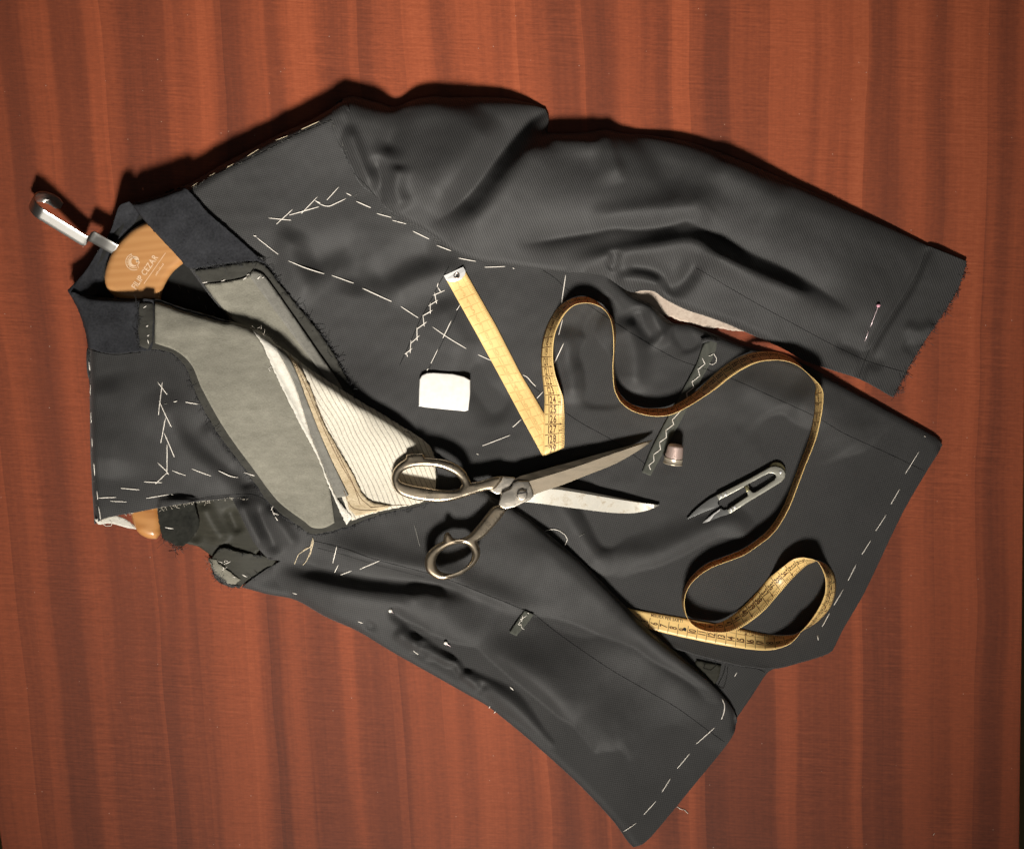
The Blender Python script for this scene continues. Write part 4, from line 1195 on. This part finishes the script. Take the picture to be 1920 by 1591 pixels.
# ------------------------------------------------------------------ tape measure
TW = 38.5
ST = []   # (E1x, E1y, E2x, E2y, lean: z difference sign (+ = edge two higher), extra lift mm)
def straight(a1, a2, b1, b2, n, lean=0.0, lift=0.0):
    for i in range(n):
        t = i / n
        ST.append((a1[0] + (b1[0]-a1[0])*t, a1[1] + (b1[1]-a1[1])*t, a2[0] + (b2[0]-a2[0])*t, a2[1] + (b2[1]-a2[1])*t, lean, lift))
straight((833, 518), (868, 502), (893.5, 626), (930, 611), 4, 0, 0.3)
straight((893.5, 626), (930, 611), (936, 704), (975, 699), 3, 0, 0.3)
straight((936, 704), (975, 699), (981.5, 789), (1020, 775), 3, 0, 0.3)
straight((981.5, 789), (1020, 775), (1014, 848), (1053, 830), 3, 0, 0.3)
ST += [(1018, 855, 1057, 839, 0, 1.4),
       (1018.5, 846, 1058, 832, 0, 2.6), (1019, 815, 1058, 810, 0, 3.0), (1020, 782, 1058, 782, 0, 2.6), (1021, 746, 1055.4, 746, 1, 0.6), (1019, 724, 1047.6, 724, 1, 0.3), (1016, 699, 1039.7, 699, 1, 0.2),
       (1014.6, 671, 1036, 671, 1, 0), (1017.7, 639.4, 1038, 636, 1, 0), (1028.7, 605, 1046, 611, 1, 0), (1047.6, 576.6, 1060, 587.6, 1, 0), (1071, 561, 1077.4, 573.4, 1, 0), (1096, 557, 1099.4, 570, 1, 0),
       (1118, 565.6, 1118, 574, 1, 0), (1137, 583, 1134, 584.4, 1, 0), (1149.7, 601.7, 1144, 603, 1, 0), (1153.8, 630, 1148, 630, 1, 0), (1152, 661.4, 1148.8, 661.4, 1, 0), (1151, 686.6, 1147.5, 686.6, 1, 0), (1154.4, 718, 1149, 721, 1, 0),
       (1159, 733.7, 1153, 737, 1, 0), (1175, 752.6, 1165.4, 757, 1, 0), (1200, 763.6, 1190.6, 773, 1, 0), (1225, 765.8, 1225, 780, 1, 0), (1253.4, 763.6, 1256.6, 777, 1, 0), (1278.6, 751, 1288, 762, 1, 0),
       (1303.7, 733.7, 1316, 744.7, 1, 0), (1325.7, 713.3, 1341.5, 727.4, 1, 0), (1351, 691, 1363.4, 710, 1, 0), (1376, 674, 1388.6, 693, 1, 0), (1404, 663, 1417, 680, 1, 0), (1435.7, 659, 1442, 676, 1, 0), (1464, 663, 1467, 677, 1, 0),
       (1489, 675.6, 1489, 684.4, 1, 0), (1509, 696, 1506, 697, 1, 0), (1527, 721, 1530, 720, 1, 0), (1526, 740, 1538, 737, 1, 0), (1525, 771, 1536, 771, 1, 0), (1519, 809, 1528.5, 812, 1, 0), (1511, 837, 1519, 840.6, 1, 0),
       (1498.6, 869, 1506.5, 871, 1, 0), (1486, 903, 1494, 904, 1, 0), (1470, 944, 1478, 946, 1, 0), (1451.5, 977, 1459, 981, 1, 0), (1434, 998, 1441, 1003, 1, 0), (1413, 1015, 1419, 1020, 1, 0), (1387, 1031, 1392, 1038, 1, 0),
       (1353.6, 1044.4, 1359, 1051, 1, 0), (1323, 1057, 1328.7, 1063, 1, 0), (1298, 1077.6, 1302.5, 1081.7, 1, 0), (1284.5, 1098, 1288, 1099.7, 1, 0), (1277.6, 1123, 1281, 1123, 1, 0.5), (1282.5, 1147, 1283.5, 1147, 1, 1.2),
       (1293, 1160.6, 1291.4, 1163, 1, 2.0), (1312, 1166, 1309, 1176, 1, 2.4), (1340, 1168, 1337, 1182, 1, 2.4), (1364.7, 1158, 1371.6, 1180, 1, 2.0), (1389.6, 1138.4, 1403.4, 1163, 1, 1.2), (1414.5, 1113.5, 1432.5, 1140, 1, 0.6),
       (1439.4, 1084.5, 1459, 1112, 0.2, 0.8), (1461.5, 1063.7, 1481, 1087, -1, 1.0), (1483.7, 1047, 1500, 1068, -1, 0.5), (1503, 1043, 1514, 1057, -1, 0), (1519.6, 1046, 1525, 1052.7, -1, 0),
       (1530, 1051, 1531, 1050, -1, 0), (1539, 1068, 1548.7, 1058, -1, 0), (1544, 1084.5, 1561.7, 1074, -1, 0), (1544, 1104, 1566, 1096, -1, 0), (1539, 1123, 1563, 1118, -1, 0), (1528, 1144, 1553, 1141, -1, 0),
       (1511, 1167.5, 1530.7, 1164.7, -1, 0), (1497, 1182, 1505, 1180, -1, 0), (1491, 1190, 1490.6, 1188, -1, 0), (1478, 1203, 1475, 1190, -1, 0), (1459, 1211.7, 1456, 1190, -1, 0), (1436.6, 1216, 1436.6, 1188, -1, 0),
       (1409, 1215.6, 1410, 1182.7, -0.7, 0), (1375.8, 1211.7, 1378.5, 1176, -0.25, 0), (1337, 1205, 1342.6, 1169, 0, 0.2), (1298, 1197, 1303.8, 1162, 0, 0.2), (1257, 1188, 1262, 1154.5, 0, 0.2), (1215, 1177, 1221, 1147, 0, 0.2), (1177, 1165, 1182, 1140, 0, 0.2), (1150, 1152, 1158, 1128, 0, 0.0)]
Hb = blur(H, 2)
st3 = []
for (x1, y1, x2, y2, lean, lift) in ST:
    vis = math.hypot(x2 - x1, y2 - y1)
    dz = math.sqrt(max(TW * TW - vis * vis, 0)) * 0.55 * min(1.0, abs(lean))
    za = float(samp(Hb, np.array([[x1, y1]]))[0]); zb = float(samp(Hb, np.array([[x2, y2]]))[0])
    if x1 < 1240 and y1 > 1130:      # slips under the rolled front edge
        za = min(za, 9.0); zb = min(zb, 9.0)
    if abs(lean) > 0.3:
        zm = max(za, zb) if vis < 25 else None
        if zm is not None:
            za = zb = zm
    za += 0.9 + lift; zb += 0.9 + lift
    if lean > 0:
        zb = za + dz
    elif lean < 0:
        za = zb + dz
    st3.append((x1, y1, za / 0.55, x2, y2, zb / 0.55))
E = np.array(st3)
def cr6(Q, step):
    out = []
    n = len(Q)
    for i in range(n - 1):
        a, b = Q[i], Q[i + 1]
        L = np.linalg.norm(((b - a)[:3] + (b - a)[3:]) * 0.5)
        ta = (Q[i + 1] - Q[i - 1]) * 0.5 if i else b - a
        tb = (Q[i + 2] - Q[i]) * 0.5 if i < n - 2 else b - a
        if L < 14:                                   # tight crease
            ta = b - a; tb = b - a
        for t in (ta, tb):
            l = np.linalg.norm(t[:3] + t[3:]) * 0.5
            if l > L * 1.05:
                t *= L * 1.05 / l
        k = max(2, int(L / step))
        for j in range(k):
            u = j / k
            out.append((2*u**3 - 3*u**2 + 1)*a + (u**3 - 2*u**2 + u)*ta + (-2*u**3 + 3*u**2)*b + (u**3 - u**2)*tb)
    out.append(Q[-1])
    return np.array(out)
R6 = cr6(E, 3.0)
P1 = R6[:, :3]; P2 = R6[:, 3:]
mid = (P1 + P2) / 2
sl_ = np.concatenate([[0], np.cumsum(np.linalg.norm(np.diff(mid, axis=0), axis=1))])
TOT = sl_[-1]
def tape_pt(s, v, off):
    """point on the ribbon: s along (plan units), v across 0..1, off = distance from face (mm)"""
    s = min(max(s, 0), TOT - 1e-3)
    i = min(int(np.searchsorted(sl_, s, side='right')) - 1, len(sl_) - 2)
    u = (s - sl_[i]) / (sl_[i + 1] - sl_[i] + 1e-9)
    a = P1[i] + (P1[i + 1] - P1[i]) * u; b = P2[i] + (P2[i + 1] - P2[i]) * u
    p = a + (b - a) * v
    t = mid[i + 1] - mid[i]; w = b - a
    nrm = np.cross(t * np.array([1, -1, 1]), w * np.array([1, -1, 1]))   # y up frame
    l = np.linalg.norm(nrm)
    nrm = nrm / l if l > 1e-9 else np.array([0, 0, 1.0])
    q = W(p[0], p[1], p[2] * 0.55)
    return q + Vector(nrm) * off * 1e-3
# x = E1->E2, y = +s ; x cross y = -(t cross w): the printed "A" face has normal -(t x w)
TM = thing('tape_measure', 'yellow tailor tape measure looping across the jacket with a metal end', 'tape measure', W(1020, 850, 0))
V = []; F = []
NV = 6
for i in range(len(R6)):
    for k in range(NV + 1):
        v = k / NV
        p = P1[i] + (P2[i] - P1[i]) * v
        V.append(W(p[0], p[1], p[2] * 0.55))
for i in range(len(R6) - 1):
    for k in range(NV):
        a = i * (NV + 1) + k
        F.append((a, a + 1, a + NV + 2, a + NV + 1))
ribbon = mesh_obj('ribbon', V, F, M['tape'], TM)
md = ribbon.modifiers.new('tape thickness', 'SOLIDIFY'); md.thickness = 0.0005; md.offset = 0
CM = 18.3
OFF = 0.46
def print_face(name, faceA, kfrom=1, kto=9999):
    V = []; F = []
    sgn = -OFF if faceA else OFF
    def put(V2, F2, s0, v0):
        b = len(V)
        for x, y in V2:      # x across (plan units), y along
            if faceA:
                V.append(tape_pt(s0 + y, v0 + x / TW, sgn))
            else:
                V.append(tape_pt(s0 - y, v0 + x / TW, sgn))
        F.extend(tuple(b + j for j in f) for f in F2)
    def bar(s0, s1, v0, v1):
        b = len(V)
        n = max(1, int(abs(s1 - s0) / 5))
        for i in range(n + 1):
            s = s0 + (s1 - s0) * i / n
            V.append(tape_pt(s, v0, sgn)); V.append(tape_pt(s, v1, sgn))
        for i in range(n):
            F.append((b + 2*i, b + 2*i + 1, b + 2*i + 3, b + 2*i + 2))
    nmax = int(TOT / CM)
    total = 151.4
    for k in range(max(1, kfrom), min(nmax, kto - 1) + 1):
        s = k * CM
        num = int(total - k) if faceA else k
        if num < 1:
            continue
        sub = 138 < k and faceA
        # cm line
        bar(s - 0.55, s + 0.55, 0.05, 0.72 if not sub else 0.66)
        # half and tenth ticks at the far edge
        for h in range(1, 5 if not sub else 1):
            q = s - CM * h / 5
            bar(q - 0.35, q + 0.35, 0.86 if h != 2 else 0.80, 0.985)
        if not sub:
            bar(s - 0.45, s + 0.45, 0.74, 0.985)
        V2, F2 = text2d(str(num), 20.0, 0.60, 0.5)
        c = s + (CM * 0.5 if not faceA else -CM * 0.5)
        c = s - CM * 0.5
        if faceA:
            put([(x, y - 6.6) for x, y in V2], F2, c, 0.39)
        else:
            put([(x, y - 6.6) for x, y in V2], F2, c, 0.40)
        if k % 3 == 0 and not sub:
            V2, F2 = text2d(str(max(1, int(num * 0.39))), 6.5, 0.7, 0.5)
            put([(x, y - 2) for x, y in V2], F2, c - 4, 0.80)
            # small arrow
            put([(-2.2, -1.5), (2.2, -1.5), (0, 2.8)], [(0, 1, 2)], s, 0.79)
    bar(max(0.35, kfrom - 1) * CM, min(TOT - 1, 138.5 * CM, kto * CM), 0.715, 0.728)
    return mesh_obj(name, V, F, M['ink'], TM, smooth=False)
pa = print_face('printed_scale', True)
pb = print_face('printed_scale', False, 21)
pc = print_face('glare_washed_scale', False, 1, 21)
pc.data.materials.clear(); pc.data.materials.append(M['glareink'])  # glare washing out these marks is painted as lighter ink
# words along the last stretch
def find_s(px, py):
    return float(sl_[np.argmin(np.hypot(mid[:, 0] - px, mid[:, 1] - py) + (sl_ < TOT * 0.8) * 1e6)])
V2, F2 = text2d('MISURA PER SARTI', 9.0, 0.74)
s0 = find_s(1217, 1162)
words = mesh_obj('printed_words', [tape_pt(s0 - x, 0.76 + y / TW, -OFF) for x, y in V2], F2, M['ink'], TM, smooth=False)
# rivet hole
sH = find_s(1284, 1178)
ringv = [tape_pt(sH + 3.4 * math.cos(a), 0.44 + 3.4 * math.sin(a) / TW, -OFF - 0.05) for a in np.linspace(0, 2*math.pi, 16, endpoint=False)]
hol = mesh_obj('rivet_hole', ringv, [tuple(range(16))], M['hole'], TM, smooth=False)
# metal end
zt_ = max(float(samp(Hb, np.array([[848, 515]]))[0]), float(samp(Hb, np.array([[855, 520]]))[0]))
ev = [tape_pt(s, v, OFF + 0.25) for s, v in ((-0.01, -0.015), (0.0, 1.015), (9, 1.015), (15, 0.9), (19, 0.7), (20, 0.5), (19, 0.3), (15, 0.1), (8, -0.015))]
end = mesh_obj('metal_end', ev, [tuple(range(len(ev)))], M['tin'], TM, smooth=False)
md = end.modifiers.new('sheet', 'SOLIDIFY'); md.thickness = 0.0014; md.offset = 0
c_ = tape_pt(9.5, 0.53, OFF + 1.1)
bm = bmesh.new()
bmesh.ops.create_circle(bm, segments=20, radius=0.0019, matrix=Matrix.Translation(c_), cap_ends=True)
me = bpy.data.meshes.new('eyelet_hole'); bm.to_mesh(me); bm.free(); me.materials.append(M['hole'])
eh = link(bpy.data.objects.new('eyelet_hole', me), TM)
bm = bmesh.new()
bm2V, bm2F = tube_data([c_ + Vector((0.0027*math.cos(a), 0.0027*math.sin(a), 0)) for a in np.linspace(0, 2*math.pi, 25)], 0.0007, 8)
ey = mesh_obj('eyelet', bm2V, bm2F, M['brass'], TM)
bm.free()
recenter(TM, ribbon, pa, pb, pc, words, hol, end, eh, ey)

# ------------------------------------------------------------------ tailor's shears
zl = [(700 + x / 3.31, 780 + y / 3.31) for x, y in [(0, 0)]]
def q7(L):
    return [(700 + x / 3.31, 780 + y / 3.31) for x, y in L]
PV = q7([(915, 485)])[0]
SCI = thing('tailor_shears', 'old worn steel tailor shears lying open across the striped canvas', 'scissors', W(PV[0], PV[1], 0))
T0 = 0.0
bowU = prism('finger_bow', [q7([(114, 392), (118, 350), (135, 315), (165, 285), (198, 262), (204, 238), (250, 230), (306, 228), (322, 255), (370, 258), (425, 264), (480, 280), (530, 305), (570, 342), (598, 392), (604, 408), (660, 398), (735, 376), (770, 370), (800, 374), (790, 400), (745, 452), (700, 458), (640, 474), (560, 500), (480, 522), (400, 530), (320, 524), (240, 510), (170, 485), (130, 445)]),
                      q7([(160, 385), (172, 350), (205, 326), (260, 311), (320, 308), (380, 313), (440, 328), (500, 358), (536, 392), (545, 420), (528, 446), (480, 456), (420, 452), (340, 440), (260, 428), (200, 415), (170, 402)])], 2, 12, 3.6, M['iron'], SCI, smooth_step=2.2, res=4)
shankU = prism('shank', [q7([(735, 378), (790, 369), (872, 376), (880, 392), (850, 420), (840, 450), (800, 462), (785, 480), (762, 482), (712, 456), (720, 420)])], 3.4, 9.2, 1.2, M['plate'], SCI)
bowL = prism('thumb_bow', [q7([(318, 915), (322, 865), (345, 825), (385, 792), (432, 768), (436, 735), (448, 716), (462, 714), (480, 732), (490, 748), (520, 754), (570, 742), (605, 715), (660, 652), (700, 600), (735, 560), (775, 548), (828, 572), (800, 610), (760, 660), (690, 735), (640, 772), (658, 820), (655, 865), (625, 915), (575, 955), (510, 988), (440, 1006), (395, 1002), (350, 975), (325, 945)]),
                      q7([(385, 905), (390, 870), (410, 838), (450, 808), (500, 788), (550, 784), (585, 798), (606, 832), (606, 870), (585, 910), (545, 945), (490, 966), (440, 965), (402, 945)])], 4, 14, 3.8, M['iron'], SCI, smooth_step=2.2, res=4)
plateU = prism('pivot_plate', [q7([(770, 545), (790, 470), (845, 445), (862, 412), (890, 398), (958, 398), (975, 440), (988, 492), (965, 515), (870, 560), (812, 572)])], 9.0, 13.4, 1.2, M['plate'], SCI)
# blades lofted from back edge, ridge and cutting edge
def blade(name, back, ridge, edge, zb, zr, ze, zlow, mat):
    n = 26
    def rs(L):
        L = cr(q7(L), 2.0); d = np.concatenate([[0], np.cumsum(np.linalg.norm(np.diff(L, axis=0), axis=1))]); t = np.linspace(0, d[-1], n)
        return np.stack([np.interp(t, d, L[:, 0]), np.interp(t, d, L[:, 1])], 1)
    B, Rr, Ed = rs(back), rs(ridge), rs(edge)
    V = []; F = []
    for i in range(n):
        u = i / (n - 1)
        k = 1 - 0.35 * u
        for L, z in ((B, zlow), (B, zlow + (zb - zlow) * k), (Rr, zlow + (zr - zlow) * k), (Ed, zlow + (ze - zlow) * k), (Ed, zlow)):
            V.append(W(L[i][0], L[i][1], z))
    for i in range(n - 1):
        for k in range(5):
            a = i*5 + k; b = i*5 + (k+1) % 5
            F.append((a, b, b + 5, a + 5))
    F.append((4, 3, 2, 1, 0)); F.append(tuple((n-1)*5 + k for k in range(5)))
    o = mesh_obj(name, V, F, mat, SCI, smooth=False)
    bm = bmesh.new(); bm.from_mesh(o.data); bmesh.ops.recalc_face_normals(bm, faces=bm.faces); bm.to_mesh(o.data); bm.free()
    o.data.polygons.foreach_set('use_smooth', [True] * len(o.data.polygons))
    o.data.set_sharp_from_angle(angle=math.radians(11))
    return o
bl1 = blade('upper_blade', [(858, 420), (880, 380), (1000, 343), (1200, 288), (1400, 232), (1600, 178), (1726, 147)],
            [(868, 440), (955, 404), (1050, 375), (1250, 313), (1450, 243), (1600, 192), (1727, 149)],
            [(985, 490), (1000, 480), (1150, 430), (1300, 372), (1500, 292), (1650, 206), (1727, 150)], 10.5, 12.4, 9.6, 8.0, M['bladeup'])
bl2 = blade('lower_blade', [(870, 440), (1000, 432), (1125, 434), (1300, 462), (1500, 500), (1650, 530), (1773, 549)],
            [(880, 460), (1000, 450), (1130, 452), (1300, 478), (1500, 512), (1650, 535), (1774, 550)],
            [(880, 540), (950, 530), (1200, 562), (1450, 594), (1600, 600), (1700, 582), (1774, 551)], 6.0, 7.4, 4.6, 3.0, M['bladelo'])
bm = bmesh.new()
def ngon(cx, cy, r, nseg=24):
    return [(cx + r * math.cos(a), cy + r * math.sin(a)) for a in np.linspace(0, 2*math.pi, nseg, endpoint=False)]
scr = prism('screw', [ngon(PV[0], PV[1], 10.2)], 13.0, 16.2, 1.4, M['plate'], SCI)
bm.free()
slot = prism('screw_slot', [[(PV[0] - 9, PV[1] - 3.6), (PV[0] + 9, PV[1] - 7.0), (PV[0] + 9.4, PV[1] - 4.4), (PV[0] - 8.6, PV[1] - 1.0)]], 15.6, 16.35, 0.1, M['hole'], SCI)
recenter(SCI, bowU, shankU, bowL, plateU, bl1, bl2, scr, slot)
# rest on the cloth: plane through the handle end and the blade end
zL = max(hz(745, 900), hz(800, 935), hz(760, 930), hz(860, 1060), hz(830, 1080), hz(875, 1060))
zR = max(hz(1215, 830), hz(1230, 945), hz(1100, 900))
zM = max(hz(960, 950), hz(1000, 960), hz(985, 930), hz(940, 960))
def zline(x):
    return zL + (zR - zL) * (x - 790) / (1225 - 790)
zp = max(zline(PV[0]), zM - 2.0)
sl_sc = (zR - zL) / (1225 - 790)
need = -99.0
for pts_, zlo in ((q7([(950, 528), (1100, 490), (1200, 560), (1300, 470), (1450, 594), (1500, 505), (1600, 598), (1650, 540), (1700, 575), (1770, 550)]), 3.0),
                  (q7([(1000, 350), (1200, 290), (1300, 370), (1400, 235), (1500, 290), (1600, 185), (1720, 150)]), 8.0),
                  (q7([(120, 400), (180, 480), (330, 520), (480, 515), (300, 240)]), 2.6), (q7([(330, 920), (420, 1000), (580, 940), (650, 840)]), 4.6)):
    for (x_, y_) in pts_:
        need = max(need, hz(x_, y_) - (zlo + sl_sc * (x_ - PV[0])))
SCI.location = W(PV[0], PV[1], need + 0.2)
SCI.rotation_euler = (0, math.atan2((zL - zR), (1225 - 790) * 0.55), 0)

# ------------------------------------------------------------------ thread snips
def q8(L):
    return [(1180 + x / 5.053, 780 + y / 5.053) for x, y in L]
SN = thing('thread_snips', 'small nickel thread snips with open blades inside the tape loop', 'snips', W(1380, 930, 0))
body = prism('body', [q8([(818, 745), (835, 738), (950, 680), (1150, 578), (1330, 476), (1380, 470), (1430, 486), (1462, 515), (1473, 545), (1466, 582), (1430, 622), (1300, 702), (1130, 804), (945, 922), (922, 882), (1118, 752), (1106, 716), (1080, 668), (845, 792)]),
                      q8([(1118, 642), (1180, 608), (1250, 570), (1310, 540), (1345, 538), (1375, 552), (1382, 572), (1365, 602), (1300, 645), (1190, 714), (1165, 720), (1148, 708), (1130, 688), (1128, 664)])], 1.0, 6.0, 0.9, M['steel'], SN, res=3)
br = prism('spring_stop', [q8([(1078, 664), (1112, 648), (1134, 700), (1104, 716)])], 4.0, 6.6, 0.6, M['spring'], SN)
spr = prism('spring', [q8([(1322, 478), (1345, 446), (1385, 434), (1430, 446), (1466, 486), (1474, 535), (1462, 512), (1430, 484), (1380, 468), (1345, 470)])], -0.4, 3.2, 0.5, M['spring'], SN, smooth_step=2)
b1 = prism('blade', [q8([(820, 748), (760, 777), (700, 820), (640, 868), (585, 920), (540, 974), (600, 950), (700, 906), (790, 872), (848, 850), (832, 818), (845, 790)])], 1.6, 3.8, 0.4, M['bladegrey'], SN)
b2 = prism('blade', [q8([(862, 868), (840, 895), (780, 932), (700, 1000), (620, 1071), (690, 1054), (820, 990), (945, 920), (925, 880), (890, 886)])], 0.8, 3.0, 0.4, M['bladegrey'], SN)
b3 = prism('ground_edge', [q8([(858, 872), (776, 932), (700, 998), (622, 1070), (684, 1052), (760, 985), (800, 930), (850, 895)])], 2.95, 3.25, 0.1, M['bladebright'], SN)
riv = []
for x, y in ((863, 757), (905, 737), (957, 882), (992, 858), (1425, 528)):
    c = q8([(x, y)])[0]
    riv.append(prism('rivet', [ngon(c[0], c[1], 3.0, 14)], 5.6, 6.7, 0.6, M['tin'], SN))
recenter(SN, body, br, spr, b1, b2, b3, *riv)
SN.location = W(1380, 930, max(hz(1320, 960), hz(1400, 915), hz(1460, 880), hz(1380, 930)) + 0.2)

# ------------------------------------------------------------------ thimble
TH = thing('thimble', 'small dimpled copper thimble lying beside the dark pocket strip', 'thimble', W(1262, 853, 0))
def lathe(name, prof, mat, parent, seg=40, dim=False):
    V = []; F = []
    for (h, r) in prof:
        for k in range(seg):
            a = 2 * math.pi * k / seg
            V.append((r * math.cos(a) * 1e-3, h * 1e-3, r * math.sin(a) * 1e-3))
    n = len(prof)
    for i in range(n - 1):
        for k in range(seg):
            k2 = (k + 1) % seg
            F.append((i*seg + k, i*seg + k2, (i+1)*seg + k2, (i+1)*seg + k))
    return mesh_obj(name, V, F, mat, parent)
tb_ = []
hs = np.linspace(6.2, 18.0, 40)
for i, h in enumerate(hs):
    tb_.append((h, 9.3 - 1.3 * (i / 39) ** 1.2))
cap = [(19.2, 7.4), (20.2, 6.0), (20.8, 3.5), (21.0, 0.01)]
tbody = lathe('dimpled_body', tb_ + cap, M['thimble'], TH, 72)
# pits
for v in tbody.data.vertices:
    h = v.co.y * 1e3; r = math.hypot(v.co.x, v.co.z)
    if h < 18.2:
        a = math.atan2(v.co.z, v.co.x)
        k = math.sin(h * 2 * math.pi / 1.8) * math.sin(a * 18 + (h // 1.8) * 1.57)
        s_ = 1 - 0.035 * max(0, k)
        v.co.x *= s_; v.co.z *= s_
trim = lathe('rim', [(0, 9.0), (-0.2, 9.7), (0.2, 10.2), (0.9, 10.2), (1.3, 9.7), (5.4, 9.45), (5.8, 9.8), (6.3, 9.8), (6.5, 9.2)], M['rim'], TH, 56)
TH.location = W(1260, 869, hz(1262, 855) + 10.6)
TH.rotation_euler = (math.radians(10), 0, math.radians(-9))

# ------------------------------------------------------------------ chalk
CH = prism('tailor_chalk', [[(785.5, 762), (786, 735), (787, 712), (791, 704), (800, 699.5), (812, 698.5), (850, 701), (870, 706), (882, 713), (881.5, 740), (878, 769), (872, 771), (840, 768), (800, 764), (789, 762)]], 0, 5.5, 1.6, M['chalk'], None, res=3)
CH['label'] = 'flat white piece of tailor chalk lying on the chest of the jacket'
CH['category'] = 'chalk'
CH.data.transform(Matrix.Translation(-W(834, 735, 0)))
hc = [hz(790, 705), hz(880, 715), hz(878, 768), hz(788, 760), hz(834, 735)]
CH.location = W(834, 735, max(hc) - 1.0)
CH.rotation_euler = (math.atan2((hc[0] + hc[1]) / 2 - (hc[2] + hc[3]) / 2, 60 * 0.55), -math.atan2((hc[1] + hc[2]) / 2 - (hc[0] + hc[3]) / 2, 92 * 0.55), 0)
CH.location.z = W(0, 0, sum(hc) / 5 + 0.8).z

# ------------------------------------------------------------------ pins
def pin(name, label, head, path, hm, rad):
    t = thing(name, label, 'pin', W(head[0], head[1], 0), 'pins stuck in the jacket')
    zc = hz(*head) + rad * 0.8
    bm = bmesh.new(); bmesh.ops.create_uvsphere(bm, u_segments=18, v_segments=12, radius=rad * 1e-3, matrix=Matrix.Translation((0, 0, zc * 1e-3)))
    me = bpy.data.meshes.new('head'); bm.to_mesh(me); bm.free(); me.materials.append(hm)
    me.polygons.foreach_set('use_smooth', [True] * len(me.polygons))
    link(bpy.data.objects.new('head', me), t)
    for i, sg in enumerate(path):
        pts = on_cloth(sg, 1.6, 5, sink=False)
        pts = [p - W(head[0], head[1], 0) for p in pts]
        if i == 0:
            pts[0].z = zc * 1e-3
        pts[-1].z -= 0.0016
        if i:
            pts[0].z -= 0.0016
        v, f = tube_data(pts, 0.00055, 8)
        mesh_obj('shaft', v, f, M['needle'], t)
    return t
pin('pin', 'dress pin with pink head stuck in the sleeve cuff', (1644, 573.6), [[(1644, 573.6), (1630, 612.6)], [(1626.7, 620), (1620.5, 639)]], M['pinkpearl'], 2.1)
pin('pin', 'white headed pin at the upper end of the side dart', (733, 1142.5), [[(733, 1142.5), (738, 1147)]], M['pearl'], 2.1)
pin('pin', 'white headed pin farther down the dart, short steel shaft showing', (836, 1204), [[(836, 1204), (845, 1210.6)]], M['pearl'], 2.1)
# specks of thread on the table
for (x, y, a) in ((1751, 1563, 0.9),):
    o = mesh_obj('thread_scrap', *tube_data([W(x - 2.5*math.cos(a), y + 2.5*math.sin(a), 0.4), W(x, y, 0.8), W(x + 2.5*math.cos(a), y - 2.5*math.sin(a), 0.4)], 0.0003, 6), M['thread'])
    o['label'] = 'tiny white thread scrap lying on the bare table near the corner'
    o['category'] = 'thread'
